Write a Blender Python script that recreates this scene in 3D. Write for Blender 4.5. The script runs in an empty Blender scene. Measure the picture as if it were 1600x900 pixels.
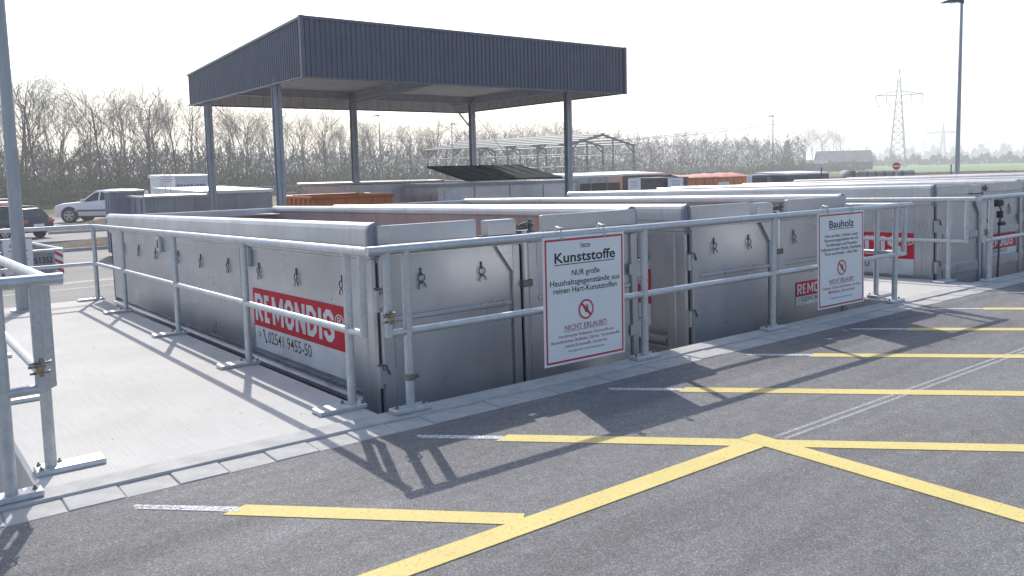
import bpy, bmesh, math, random
from mathutils import Vector, Matrix
R = math.radians
HAZE_D = 0.00095
random.seed(7)
sc = bpy.context.scene
COL = sc.collection

# ------------------------------------------------------------------ camera
EYE = 1.62
cam_d = bpy.data.cameras.new('camera'); cam = bpy.data.objects.new('camera', cam_d); COL.objects.link(cam)
sc.camera = cam
yaw, pit, rol = R(37.447), R(-5.43), R(-1.314)
d = Vector((math.sin(yaw)*math.cos(pit), math.cos(yaw)*math.cos(pit), math.sin(pit)))
r0 = Vector((math.cos(yaw), -math.sin(yaw), 0)); u0 = r0.cross(d)
rr = math.cos(rol)*r0 + math.sin(rol)*u0; uu = -math.sin(rol)*r0 + math.cos(rol)*u0
M = Matrix((rr, uu, -d)).transposed().to_4x4(); M.translation = (0, 0, EYE)
cam.matrix_world = M
cam_d.sensor_fit = 'HORIZONTAL'; cam_d.sensor_width = 36.0
cam_d.lens = 36.0*1292/1600
cam_d.shift_y = -(450-388.3)/1600
cam_d.clip_start = 0.05; cam_d.clip_end = 20000

# ------------------------------------------------------------------ world, sun, exposure
SX, SY = 0.42, 1.108                      # shadow offset per metre of height
sun_el = math.atan2(1, math.hypot(SX, SY)); sun_az = math.atan2(SX, SY)
w = bpy.data.worlds.new('World'); sc.world = w; w.use_nodes = True
nt = w.node_tree; nt.nodes.clear()
wo = nt.nodes.new('ShaderNodeOutputWorld'); bg = nt.nodes.new('ShaderNodeBackground')
sky = nt.nodes.new('ShaderNodeTexSky'); sky.sky_type = 'NISHITA'; sky.sun_disc = False
sky.sun_elevation = sun_el; sky.sun_rotation = sun_az
sky.air_density = 1.0; sky.dust_density = 2.0; sky.ozone_density = 1.0; sky.altitude = 50
bg.inputs['Strength'].default_value = 0.15
nt.links.new(sky.outputs[0], bg.inputs[0]); nt.links.new(bg.outputs[0], wo.inputs[0])
sl = bpy.data.lights.new('sun', 'SUN'); so = bpy.data.objects.new('sun', sl); COL.objects.link(so)
sl.energy = 3.3; sl.angle = R(0.6); sl.color = (1.0, 0.95, 0.87)
so.rotation_euler = Vector((-SX, -SY, -1)).to_track_quat('-Z', 'Y').to_euler()
so.location = (10, 30, 40)
vs = sc.view_settings; vs.view_transform = 'Standard'; vs.look = 'None'; vs.gamma = 1.0
vs.use_curve_mapping = False; vs.exposure = 0.62
try: sc.display_settings.display_device = 'sRGB'
except Exception: pass
sc.cycles.volume_bounces = 1; sc.cycles.max_bounces = 6; sc.cycles.transparent_max_bounces = 16

# ------------------------------------------------------------------ materials
MATS = {}
def mat(name, col, rough=0.6, metal=0.0, var=0.12, scale=6.0, bump=0.0, bscale=60.0, col2=None, stretch=None, spec=0.5, detail=6, lo=.35, hi=.65, alpha=None, transl=None):
    if name in MATS: return MATS[name]
    m = bpy.data.materials.new(name); m.use_nodes = True; n = m.node_tree; L = n.links
    b = n.nodes['Principled BSDF']
    b.inputs['Roughness'].default_value = rough; b.inputs['Metallic'].default_value = metal
    b.inputs['Specular IOR Level'].default_value = spec
    tc = n.nodes.new('ShaderNodeTexCoord'); mp = n.nodes.new('ShaderNodeMapping')
    L.new(tc.outputs['Object'], mp.inputs[0])
    if stretch: mp.inputs['Scale'].default_value = stretch
    c2 = col2 if col2 else tuple(max(0, c*(1-var*1.6)) for c in col)
    nz = n.nodes.new('ShaderNodeTexNoise'); nz.inputs['Scale'].default_value = scale; nz.inputs['Detail'].default_value = detail
    L.new(mp.outputs[0], nz.inputs['Vector'])
    cr = n.nodes.new('ShaderNodeValToRGB'); cr.color_ramp.elements[0].position = lo; cr.color_ramp.elements[1].position = hi
    cr.color_ramp.elements[0].color = (*c2, 1); cr.color_ramp.elements[1].color = (*col, 1)
    L.new(nz.outputs[0], cr.inputs[0]); L.new(cr.outputs[0], b.inputs['Base Color'])
    if bump > 0:
        bn = n.nodes.new('ShaderNodeTexNoise'); bn.inputs['Scale'].default_value = bscale; bn.inputs['Detail'].default_value = 4
        L.new(mp.outputs[0], bn.inputs['Vector'])
        bp = n.nodes.new('ShaderNodeBump'); bp.inputs['Strength'].default_value = bump; bp.inputs['Distance'].default_value = 0.02
        L.new(bn.outputs[0], bp.inputs['Height']); L.new(bp.outputs[0], b.inputs['Normal'])
    MATS[name] = m; return m

def mixc(n, a, bcol, fac, mode='MIX'):
    x = n.nodes.new('ShaderNodeMix'); x.data_type = 'RGBA'; x.blend_type = mode
    for s, v in ((x.inputs['Factor'], fac), (x.inputs['A'], a), (x.inputs['B'], bcol)):
        if hasattr(v, 'is_linked') or hasattr(v, 'links'): n.links.new(v, s)
        elif isinstance(v, tuple): s.default_value = (*v, 1)
        else: s.default_value = v
    return x.outputs['Result']
def ramp(n, src, stops):
    cr = n.nodes.new('ShaderNodeValToRGB'); e = cr.color_ramp.elements
    while len(e) < len(stops): e.new(0.5)
    for i, (p, c) in enumerate(stops): e[i].position = p; e[i].color = (*c, 1) if isinstance(c, tuple) else (c, c, c, 1)
    n.links.new(src, cr.inputs[0]); return cr.outputs[0]
def noise(n, vec, scale, detail=5, rough=.5):
    z = n.nodes.new('ShaderNodeTexNoise'); z.inputs['Scale'].default_value = scale; z.inputs['Detail'].default_value = detail
    z.inputs['Roughness'].default_value = rough; n.links.new(vec, z.inputs['Vector']); return z.outputs[0]
def newmat(name):
    m = bpy.data.materials.new(name); m.use_nodes = True; n = m.node_tree
    b = n.nodes['Principled BSDF']; tc = n.nodes.new('ShaderNodeTexCoord'); MATS[name] = m
    return m, n, b, tc.outputs['Object']
def bump(n, b, h, s, dist=.01):
    bp = n.nodes.new('ShaderNodeBump'); bp.inputs['Strength'].default_value = s; bp.inputs['Distance'].default_value = dist
    n.links.new(h, bp.inputs['Height']); n.links.new(bp.outputs[0], b.inputs['Normal'])
def stretchv(n, vec, s):
    mp = n.nodes.new('ShaderNodeMapping'); mp.inputs['Scale'].default_value = s; n.links.new(vec, mp.inputs[0]); return mp.outputs[0]

def m_asphalt():
    m, n, b, v = newmat('asphalt')
    vo = n.nodes.new('ShaderNodeTexVoronoi'); vo.inputs['Scale'].default_value = 185; n.links.new(v, vo.inputs['Vector'])
    sepc = n.nodes.new('ShaderNodeSeparateColor'); n.links.new(vo.outputs['Color'], sepc.inputs[0])
    stone = ramp(n, sepc.outputs[0], [(0, .098), (.35, .140), (.75, .178), (.93, .225), (1, .31)])
    fine = ramp(n, noise(n, v, 330, 3), [(.3, .62), (.7, 1.36)])
    c = mixc(n, stone, fine, .7, 'MULTIPLY')
    big = ramp(n, noise(n, v, .9, 5, .6), [(.3, .90), (.7, 1.12)])
    c = mixc(n, c, big, 1.0, 'MULTIPLY')
    mid = ramp(n, noise(n, v, 11, 6, .7), [(.3, .86), (.7, 1.14)])
    c = mixc(n, c, mid, 1.0, 'MULTIPLY')
    streak = ramp(n, noise(n, stretchv(n, v, (.5, 6, 1)), 1.2, 4), [(.35, .93), (.7, 1.08)])
    c = mixc(n, c, streak, 1.0, 'MULTIPLY')
    c = mixc(n, c, (1.02, 1.01, 1.03), 1.0, 'MULTIPLY')
    tyre = ramp(n, noise(n, stretchv(n, v, (.10, 2.2, 1)), 1.0, 5, .55), [(.40, .84), (.52, 1.0), (.66, 1.07)])
    c = mixc(n, c, tyre, 1.0, 'MULTIPLY')
    dn = ramp(n, noise(n, v, 5, 9, .72), [(.68, 0.0), (.80, .40)])
    c = mixc(n, c, (.30, .29, .29), dn)
    oil = ramp(n, noise(n, v, 2.3, 5, .6), [(.66, 0.0), (.78, .35)])
    c = mixc(n, c, (.055, .055, .06), oil)
    n.links.new(c, b.inputs['Base Color']); b.inputs['Roughness'].default_value = .85; b.inputs['Specular IOR Level'].default_value = .25
    bump(n, b, vo.outputs['Distance'], .35, .004); return m
def m_deck():
    m, n, b, v = newmat('brushed_concrete')
    br = noise(n, stretchv(n, v, (90, 2.0, 1)), 1.0, 5, .6)
    base = ramp(n, br, [(.3, (.435, .425, .41)), (.7, (.495, .485, .47))])
    big = ramp(n, noise(n, v, 1.1, 6, .6), [(.3, .90), (.65, 1.04)])
    c = mixc(n, base, big, 1.0, 'MULTIPLY')
    sp = ramp(n, noise(n, v, 16, 6, .75), [(.70, 0.0), (.80, .35)])
    c = mixc(n, c, (.27, .25, .22), sp)
    st = ramp(n, noise(n, v, 3.2, 9, .75), [(.60, 0.0), (.78, .45)])
    c = mixc(n, c, (.31, .285, .25), st)
    pit = ramp(n, noise(n, v, 60, 5, .7), [(.70, 0.0), (.76, .5)])
    c = mixc(n, c, (.2, .19, .18), pit)
    n.links.new(c, b.inputs['Base Color']); b.inputs['Roughness'].default_value = .85; b.inputs['Specular IOR Level'].default_value = .25
    bump(n, b, br, .35, .006); return m
def m_galv():
    m, n, b, v = newmat('galvanised_steel')
    vo = n.nodes.new('ShaderNodeTexVoronoi'); vo.inputs['Scale'].default_value = 38; n.links.new(v, vo.inputs['Vector'])
    sepc = n.nodes.new('ShaderNodeSeparateColor'); n.links.new(vo.outputs['Color'], sepc.inputs[0])
    sp = ramp(n, sepc.outputs[0], [(0, (.46, .48, .50)), (1, (.53, .55, .57))])
    big = ramp(n, noise(n, v, 5, 6, .65), [(.3, .88), (.7, 1.06)])
    c = mixc(n, sp, big, 1.0, 'MULTIPLY')
    run = ramp(n, noise(n, stretchv(n, v, (30, 30, 2)), 1, 4), [(.60, 0.0), (.75, .5)])
    c = mixc(n, c, (.74, .74, .73), run)
    n.links.new(c, b.inputs['Base Color']); b.inputs['Metallic'].default_value = .55
    n.links.new(ramp(n, noise(n, v, 22, 4), [(.3, .36), (.7, .55)]), b.inputs['Roughness'])
    bump(n, b, noise(n, v, 120, 3), .12, .003); return m
def m_paint(name, c1, c2, rough=.42, metal=.45, dirt=.35, dirtc=(.20, .17, .14)):
    m, n, b, v = newmat(name)
    big = ramp(n, noise(n, v, 1.3, 6, .6), [(.3, c2), (.7, c1)])
    run = ramp(n, noise(n, stretchv(n, v, (9, 9, .6)), 1.2, 6, .65), [(.52, 0.0), (.75, dirt)])
    c = mixc(n, big, dirtc, run)
    scr = ramp(n, noise(n, stretchv(n, v, (2.2, 2.2, 34)), 1.6, 8, .8), [(.655, 0.0), (.70, dirt*1.1)])
    c = mixc(n, c, tuple(min(1, x*1.7) for x in c1), scr)
    low = ramp(n, noise(n, v, .7, 3), [(.35, .90), (.65, 1.06)])
    c = mixc(n, c, low, 1.0, 'MULTIPLY')
    sp = ramp(n, noise(n, v, 26, 7, .8), [(.66, 0.0), (.72, dirt*1.6)])
    c = mixc(n, c, tuple(x*.55 for x in dirtc), sp)
    n.links.new(c, b.inputs['Base Color']); b.inputs['Metallic'].default_value = metal
    n.links.new(ramp(n, noise(n, v, 3, 5), [(.3, rough-.07), (.7, rough+.12)]), b.inputs['Roughness'])
    bump(n, b, noise(n, v, 1.9, 3), .22, .02); return m
def m_yellow():
    m, n, b, v = newmat('yellow_marking_film')
    base = ramp(n, noise(n, v, 2.5, 4), [(.3, (.56, .465, .19)), (.7, (.62, .52, .215))])
    sp = ramp(n, noise(n, v, 62, 3, .6), [(.56, 0.0), (.64, .75)])
    c = mixc(n, base, (.47, .34, .12), sp)
    dk = ramp(n, noise(n, v, 6, 9, .8), [(.60, 0.0), (.76, .45)])
    c = mixc(n, c, (.33, .30, .22), dk)
    n.links.new(c, b.inputs['Base Color']); b.inputs['Roughness'].default_value = .75; b.inputs['Specular IOR Level'].default_value = .15
    bump(n, b, noise(n, v, 90, 3), .4, .004); return m
def m_chalk(name='worn_white_chalk', lo=.42, hi=.56, amax=.95):
    m, n, b, v = newmat(name)
    b.inputs['Base Color'].default_value = (.72, .72, .72, 1); b.inputs['Roughness'].default_value = .9
    a = ramp(n, noise(n, v, 75, 6, .8), [(lo, 0.0), (hi, amax)])
    n.links.new(a, b.inputs['Alpha']); return m
def m_soil():
    m, n, b, v = newmat('soil')
    c = ramp(n, noise(n, v, 2.2, 8, .75), [(.25, (.05, .034, .024)), (.55, (.12, .085, .06)), (.8, (.24, .19, .145))])
    n.links.new(c, b.inputs['Base Color']); b.inputs['Roughness'].default_value = .95
    bump(n, b, noise(n, v, 5, 8, .8), 1.0, .15); return m
def m_ground():
    m, n, b, v = newmat('rough_grass_ground')
    c = ramp(n, noise(n, v, .05, 8, .7), [(.3, (.085, .10, .035)), (.5, (.12, .12, .055)), (.68, (.19, .16, .10))])
    c2 = ramp(n, noise(n, v, 1.3, 6, .7), [(.3, .7), (.7, 1.3)])
    c = mixc(n, c, c2, 1.0, 'MULTIPLY')
    n.links.new(c, b.inputs['Base Color']); b.inputs['Roughness'].default_value = .95
    bump(n, b, noise(n, v, 3, 6, .7), .6, .1); return m
def m_rib(name, col, col2):     # coated sheet, same colour all over, faint weathering
    return mat(name, col, .5, .25, col2=col2, scale=1.5)

ASPH = m_asphalt(); DECK = m_deck(); GALV = m_galv(); YEL = m_yellow(); CHALK = m_chalk(); CHALK2 = m_chalk('faint_white_chalk', .40, .66, .42); SOIL = m_soil(); GRND = m_ground()
KERB = mat('kerb_concrete', (.44, .435, .425), .88, var=.12, scale=7, bump=.3, bscale=180)
CONC = mat('cast_concrete', (.30, .295, .285), .9, var=.2, scale=2.5, bump=.3, bscale=40)
YARD = mat('yard_paving', (.235, .23, .225), .9, var=.12, scale=.6, bump=.2, bscale=60)
CPAINT = m_paint('container_grey_paint', (.47, .48, .51), (.435, .445, .475), .31, .62, .075, (.27, .27, .285))
CRIM = m_paint('container_rim_paint', (.56, .56, .56), (.47, .47, .47), .42, .3, .40, (.30, .26, .22))
CIN = m_paint('container_inside_rust', (.40, .27, .23), (.33, .27, .27), .75, .05, .55, (.25, .11, .07))
DARK = mat('dark_rubber_and_shade', (.02, .02, .022), .7, var=.2)  # rubber parts, also the painted shade in container gaps
DSTEEL = mat('dark_steel', (.15, .155, .165), .5, .5, var=.3, scale=20)
BOLT = mat('bolt_steel', (.30, .29, .28), .4, .8, var=.3, scale=40)
BRASS = mat('brass', (.42, .34, .17), .4, .8, var=.3, scale=50)
WHITE = mat('sign_white', (.74, .75, .77), .35, var=.04, scale=3)
STW = mat('sticker_white', (.66, .66, .68), .6, var=.1, scale=4, spec=.2)
RED = mat('sticker_red', (.56, .018, .04), .6, var=.12, scale=4, spec=.15)
SRED = mat('sign_red', (.50, .03, .05), .4, var=.05)
BLACK = mat('print_black', (.015, .015, .018), .5, var=.1)
SOFT = mat('print_dark_red', (.36, .05, .08), .5, var=.05)
FASC = m_rib('anthracite_sheet', (.088, .104, .150), (.078, .092, .134))
FTRIM = mat('anthracite_trim', (.11, .12, .15), .45, .3, var=.1)
SOFFIT = mat('soffit_sheet', (.50, .50, .50), .6, .1, var=.08, scale=2)
PSTEEL = mat('grey_steel_column', (.36, .39, .44), .5, .3, var=.1, scale=3)
ORANGE = m_paint('orange_paint', (.62, .20, .055), (.50, .15, .04), .5, .0, .4, (.20, .07, .03))
BLUEG = m_paint('blue_grey_paint', (.30, .315, .37), (.25, .26, .31), .5, .25, .25)
WROOF = mat('white_roof', (.72, .72, .71), .45, var=.08, scale=2)
DGREY = mat('dark_grey_paint_and_shade', (.06, .065, .075), .5, .2, var=.2, scale=3)  # dark paintwork, also the painted shade inside open shelters
LIDM = mat('black_lid', (.03, .035, .04), .9, .0, var=.2, scale=4, spec=.08)
GLASS = mat('car_glass', (.02, .03, .035), .12, var=.0, spec=.35)
TYRE = mat('tyre_rubber', (.02, .02, .02), .85, var=.1)
RIM = mat('alloy', (.45, .46, .48), .45, .2, var=.05)
LAMPS = mat('lamp_post_steel', (.36, .375, .40), .5, .35, var=.10, scale=3, stretch=(4, 4, .7))
BARK = mat('bark', (.18, .165, .15), .95, var=.35, scale=9, bump=.3, bscale=30)
TWIG = mat('twigs', (.25, .225, .20), .95, var=.3, scale=2)
BRUSH = mat('brush_twigs', (.26, .24, .18), .95, col2=(.185, .17, .125), scale=.22, detail=8)
EVERG = mat('evergreen', (.03, .05, .03), .9, var=.3, scale=2)
FIELD = mat('crop_green', (.12, .21, .06), .95, col2=(.15, .20, .08), scale=.03)
PIPEC = mat('pipe_concrete', (.30, .295, .29), .9, var=.2, scale=2)

# ------------------------------------------------------------------ mesh helpers
class MB:
    def __init__(s): s.v = []; s.f = []; s.sm = []
    def add(s, vs, fs, smooth=False):
        k = len(s.v); s.v += [tuple(x) for x in vs]; s.f += [tuple(i+k for i in f) for f in fs]; s.sm += [smooth]*len(fs); return s
    def box(s, x0, x1, y0, y1, z0, z1, bev=0):
        if bev:
            e = bev
            prof = [(x0+e, y0), (x1-e, y0), (x1, y0+e), (x1, y1-e), (x1-e, y1), (x0+e, y1), (x0, y1-e), (x0, y0+e)]
            ip = [(min(max(a, x0+e), x1-e), min(max(b_, y0+e), y1-e)) for a, b_ in prof]
            V = [(a, b_, z0) for a, b_ in ip]+[(a, b_, z0+e) for a, b_ in prof]+[(a, b_, z1-e) for a, b_ in prof]+[(a, b_, z1) for a, b_ in ip]
            Fs = [(i+8*k, (i+1) % 8+8*k, (i+1) % 8+8*k+8, i+8*k+8) for k in range(3) for i in range(8)]
            Fs += [(31, 24, 27, 28), (24, 25, 26, 27), (28, 29, 30, 31), (28, 27, 26, 29)][:0]
            Fs += [tuple(range(24, 32)), tuple(range(7, -1, -1))]
            return s.add(V, Fs)
        V = [(x, y, z) for z in (z0, z1) for y in (y0, y1) for x in (x0, x1)]
        return s.add(V, [(0, 2, 3, 1), (4, 5, 7, 6), (0, 1, 5, 4), (2, 6, 7, 3), (0, 4, 6, 2), (1, 3, 7, 5)])
    def tube(s, pts, rad, n=10, cap=True, smooth=True):
        pts = [Vector(p) for p in pts]; N = len(pts)
        rads = rad if isinstance(rad, (list, tuple)) else [rad]*N
        V = []; Fs = []
        t0 = (pts[1]-pts[0]).normalized()
        ref = Vector((0, 0, 1)) if abs(t0.z) < .9 else Vector((1, 0, 0))
        a = t0.cross(ref).normalized()
        for i, p in enumerate(pts):
            if i == 0: t = t0
            elif i == N-1: t = (pts[-1]-pts[-2]).normalized()
            else: t = ((pts[i+1]-p).normalized()+(p-pts[i-1]).normalized()).normalized()
            a = (a-t*a.dot(t)).normalized(); b_ = t.cross(a)
            for j in range(n):
                an = 2*math.pi*j/n; V.append(p+(a*math.cos(an)+b_*math.sin(an))*rads[i])
        for i in range(N-1):
            for j in range(n):
                Fs.append((i*n+j, i*n+(j+1) % n, (i+1)*n+(j+1) % n, (i+1)*n+j))
        s.add(V, Fs, smooth)
        if cap: s.add(V[:n], [tuple(range(n-1, -1, -1))]); s.add(V[-n:], [tuple(range(n))])
        return s
    def cyl(s, c, axis, rad, length, n=16):
        c = Vector(c); ax = Vector(axis).normalized()*length/2
        return s.tube([c-ax, c+ax], rad, n)
    def sweep(s, prof, y0, y1, smooth=False):     # xz profile swept along y
        n = len(prof); V = [(x, y0, z) for x, z in prof]+[(x, y1, z) for x, z in prof]
        s.add(V, [(i, (i+1) % n, n+(i+1) % n, n+i) for i in range(n)], smooth)
        return s.add(V, [tuple(range(n-1, -1, -1)), tuple(range(n, 2*n))])
    def sweepx(s, prof, x0, x1):                  # yz profile swept along x
        n = len(prof); V = [(x0, y, z) for y, z in prof]+[(x1, y, z) for y, z in prof]
        return s.add(V, [(i, (i+1) % n, n+(i+1) % n, n+i) for i in range(n)]+[tuple(range(n-1, -1, -1)), tuple(range(n, 2*n))])
    def quad(s, a, b_, c, e): return s.add([a, b_, c, e], [(0, 1, 2, 3)])
    def prism(s, poly, z0, z1):
        n = len(poly); V = [(x, y, z0) for x, y in poly]+[(x, y, z1) for x, y in poly]
        return s.add(V, [(i, (i+1) % n, n+(i+1) % n, n+i) for i in range(n)]+[tuple(range(n-1, -1, -1)), tuple(range(n, 2*n))])
    def mesh(s, name, m):
        me = bpy.data.meshes.new(name); me.from_pydata(s.v, [], s.f); me.update()
        bm = bmesh.new(); bm.from_mesh(me); bmesh.ops.recalc_face_normals(bm, faces=bm.faces); bm.to_mesh(me); bm.free()
        me.polygons.foreach_set('use_smooth', s.sm)
        if m: me.materials.append(m)
        return me
    def build(s, name, m, parent=None, loc=None, rot=None): return link(name, s.mesh(name, m), parent, loc, rot)
def link(name, me, parent=None, loc=None, rot=None):
    o = bpy.data.objects.new(name, me); COL.objects.link(o)
    if parent: o.parent = parent
    if loc: o.location = loc
    if rot: o.rotation_euler = rot
    return o
def tag(o, label=None, cat=None, group=None, kind=None):
    if label: o['label'] = label
    if cat: o['category'] = cat
    if group: o['group'] = group
    if kind: o['kind'] = kind
    return o
def thing(name, label, cat, loc=(0, 0, 0), rot=(0, 0, 0), group=None):
    o = bpy.data.objects.new(name, None); COL.objects.link(o); o.location = loc; o.rotation_euler = rot
    o.empty_display_size = .2
    return tag(o, label, cat, group)
def struct(o): o['kind'] = 'structure'; return o
def text(name, body, size, m, parent, mtx, sx=1.0, bold=0.0, align='CENTER', thick=0.0):
    cu = bpy.data.curves.new('t', 'FONT'); cu.body = body; cu.size = size; cu.align_x = align; cu.align_y = 'BOTTOM_BASELINE'
    cu.offset = bold*size; cu.resolution_u = 3; cu.extrude = thick
    t = bpy.data.objects.new('t', cu); COL.objects.link(t)
    dg = bpy.context.evaluated_depsgraph_get(); me = bpy.data.meshes.new_from_object(t.evaluated_get(dg))
    bpy.data.objects.remove(t); bpy.data.curves.remove(cu)
    me.transform(mtx @ Matrix.Diagonal((sx, 1, 1, 1)))
    me.materials.clear(); me.materials.append(m); me.name = name
    return link(name, me, parent)
def fit_text(name, body, m, parent, mtx, cap, width, bold=0.0, align='CENTER'):
    # cap height and overall width in metres
    o = text(name, body, 1.0, m, parent, Matrix.Identity(4), 1, bold, 'LEFT')
    xs = [v.co.x for v in o.data.vertices]; s_ = width/(max(xs)-min(xs)); x0 = min(xs)*s_+(width/2 if align == 'CENTER' else 0)
    o.data.transform(mtx @ Matrix.Translation((-x0, 0, 0)) @ Matrix.Diagonal((s_, cap/CAPH, 1, 1))); return o
CAPH = .70
def frame(origin, xa, ya):
    xa = Vector(xa).normalized(); ya = Vector(ya).normalized(); za = xa.cross(ya)
    m = Matrix((xa, ya, za)).transposed().to_4x4(); m.translation = origin; return m
def bd(b_, dist, z=0.0):                          # survey helper: compass bearing from the viewpoint and distance
    return Vector((dist*math.sin(R(b_)), dist*math.cos(R(b_)), z))

YK = 4.45; SL = 0.0202
def dz(y): return -SL*(y-YK)                      # finger deck and pit floors fall 2 % away from the ramp
ZY = -1.25                                        # lower yard level

# ------------------------------------------------------------------ ground, ramp, yard
m = MB(); m.add([(-2500, -400, ZY-.10), (4500, -400, ZY-.10), (4500, 4500, ZY-.10), (-2500, 4500, ZY-.10)], [(0, 1, 2, 3)])
struct(m.build('ground', GRND))
m = MB(); ys = [(4.86, -1.05), (14.2, -1.236), (15.5, ZY), (44, ZY), (72, ZY)]
V = []
for y, z in ys: V += [(-45, y, z), (75, y, z)]
m.add(V, [(2*i, 2*i+1, 2*i+3, 2*i+2) for i in range(4)]); struct(m.build('yard_paving', YARD))
m = MB(); m.add([(-30, -12, 0), (60, -12, 0), (60, YK, 0), (-30, YK, 0), (-30, -12, -1.3), (60, -12, -1.3), (60, YK, -1.3), (-30, YK, -1.3)],
      [(0, 1, 2, 3), (4, 7, 6, 5), (0, 4, 5, 1), (2, 6, 7, 3), (0, 3, 7, 4), (1, 5, 6, 2)])
ROAD = struct(m.build('ramp_road', ASPH))
# road markings (thin film)
def strip(name, m_, p, q, wd, z, cut=0.0, th=.003):
    p = Vector((*p, 0)); q = Vector((*q, 0)); t = (q-p).normalized(); s_ = Vector((-t.y, t.x, 0))*wd/2
    poly = [p+s_+t*cut, p-s_-t*cut, q-s_, q+s_]
    mb = MB(); mb.prism([(a.x, a.y) for a in poly], .0006, z+th); return mb.build(name, m_, ROAD)
for k in range(9):
    x = 1.27+1.635*k
    ln = 1.42 if k == 0 else 2.95+1.8
    strip('yellow_marking', YEL, (x, 3.935), (x+ln*.7071, 3.935-ln*.7071), .125, .0022+.0003*(k % 2), .03, .0012)
    for off in (-.022, .022):
        strip('chalk_line', CHALK, (x-.37, 4.30+off*.6), (x+.02, 3.92+off), .028, .003, 0, .0012)
strip('yellow_marking', YEL, (-6, 2.87), (3.97, 2.87), .135, .0034, 0, .0012)
strip('yellow_marking', YEL, (4.02, 2.98), (4.00, -8), .15, .0046, 0, .0012)
for off in (-.03, .03): strip('chalk_line', CHALK2, (4.15, 2.84+off), (22, 2.84+off), .026, .003, 0, .0012)

# kerb : flat stones against the asphalt
KB = bpy.data.objects.new('kerb', None)
mb = MB(); mb.box(-28, 58, YK, 4.66, -.6, -.004); KB = struct(mb.build('kerb', CONC))
def stone_mesh(seed):
    rnd = random.Random(seed); q = MB(); q.box(0, .2605, 0, .2075, -.10, .006+rnd.uniform(-.003, .004), .005); return q.mesh('kerb_stone', KERB)
sm_ = [stone_mesh(i) for i in range(4)]
x = .107-.265*6; i = 0
while x < 26:
    o = link('kerb_stone', sm_[i % 4], KB, (x, YK+.002, -.003)); o.rotation_euler.z = random.uniform(-.0015, .0015); x += .265; i += 1
# raised concrete edge along the pits and fingers
m = MB(); m.sweepx([(4.662, -1.3), (4.662, .010), (4.670, .018), (4.842, .018), (4.85, .010), (4.85, -1.3)], -28, 58); struct(m.build('ramp_edge', KERB))

def finger(x0, x1, yend):
    q = MB(); y0 = 4.852; e = .02
    a = [(x0, y0), (x1, y0), (x1, yend), (x0, yend)]
    zt = [dz(y)+.016 for _, y in a]
    V = [(x+(e if x == x0 else -e), y, z) for (x, y), z in zip(a, zt)]+[(x, y, z-.02) for (x, y), z in zip(a, zt)]+[(x, y, -1.4) for x, y in a]
    q.add(V, [(0, 1, 2, 3), (0, 4, 5, 1), (1, 5, 6, 2), (2, 6, 7, 3), (3, 7, 4, 0), (4, 8, 9, 5), (5, 9, 10, 6), (6, 10, 11, 7), (7, 11, 8, 4)])
    o = struct(q.build('concrete_finger', DECK))
    for yj in (12.32, 12.75):                     # saw-cut joints
        c = MB(); z = dz(yj)+.0172; c.box(x0+.03, x1-.03, yj, yj+.012, z-.004, z+.0012); c.build('joint', CONC, o)
    return o
finger(.56, 2.585, 13.62); finger(9.33, 11.34, 13.62); finger(18.15, 20.2, 13.62); finger(27.0, 29.6, 13.62)

# ------------------------------------------------------------------ railings
TR, MR = .031, .026
PLATE = {}
def plate_mesh(kind):
    if kind in PLATE: return PLATE[kind]
    q = MB()
    if kind == 'side': q.box(-.27, .08, -.075, .075, 0, .032, .006)
    elif kind == 'sideR': q.box(-.08, .27, -.075, .075, 0, .032, .006)
    else: q.box(-.14, .14, -.055, .055, 0, .032, .006)
    PLATE[kind] = q.mesh('base_plate', GALV); return PLATE[kind]
q = MB(); q.cyl((0, 0, .005), (0, 0, 1), .013, .010, 6); q.cyl((0, 0, .012), (0, 0, 1), .006, .018, 8); BOLTM = q.mesh('bolt', BOLT)
POSTM = {}
def post(root, x, y, zb, kind, ztop):
    h = round(ztop-zb, 3)
    if h not in POSTM:
        q = MB(); q.tube([(0, 0, .02), (0, 0, h)], TR*.98, 14); POSTM[h] = q.mesh('post', GALV)
    p = link('post', POSTM[h], root, (x, y, zb))
    pl = link('base_plate', plate_mesh(kind), p)
    pts = [(-.105, .0), (.105, 0)] if kind == 'front' else ([(-.05, .05), (.055, -.05), (.055, .05)] if kind == 'side' else [(.05, .05), (-.055, -.05), (-.055, .05)])
    for bx_, by_ in pts: link('bolt', BOLTM, p, (bx_, by_, .032))
    return p
def rail(root, name, pts, rad): q = MB(); q.tube(pts, rad, 14); return q.build(name, GALV, root)
def rz(y, h): return dz(y)+.015+h
HT, HM = 1.10, .545
def front_railing(x0, x1, posts, label, y=4.762):
    rt = thing('railing', label, 'railing', (x0, y, .018), group='galvanised railings along the ramp edge')
    L = x1-x0; z = .0
    rail(rt, 'top_rail', [(-.14, 0, HT), (L+.13, 0, HT)], TR); rail(rt, 'mid_rail', [(0, 0, HM), (L, 0, HM)], MR)
    for xe in (0.0, L): rail(rt, 'end_upright', [(xe, 0, HM-.02), (xe, 0, HT-.01)], .028)
    for xp in posts: post(rt, xp-x0, 0, 0, 'front', HT)
    return rt
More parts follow.
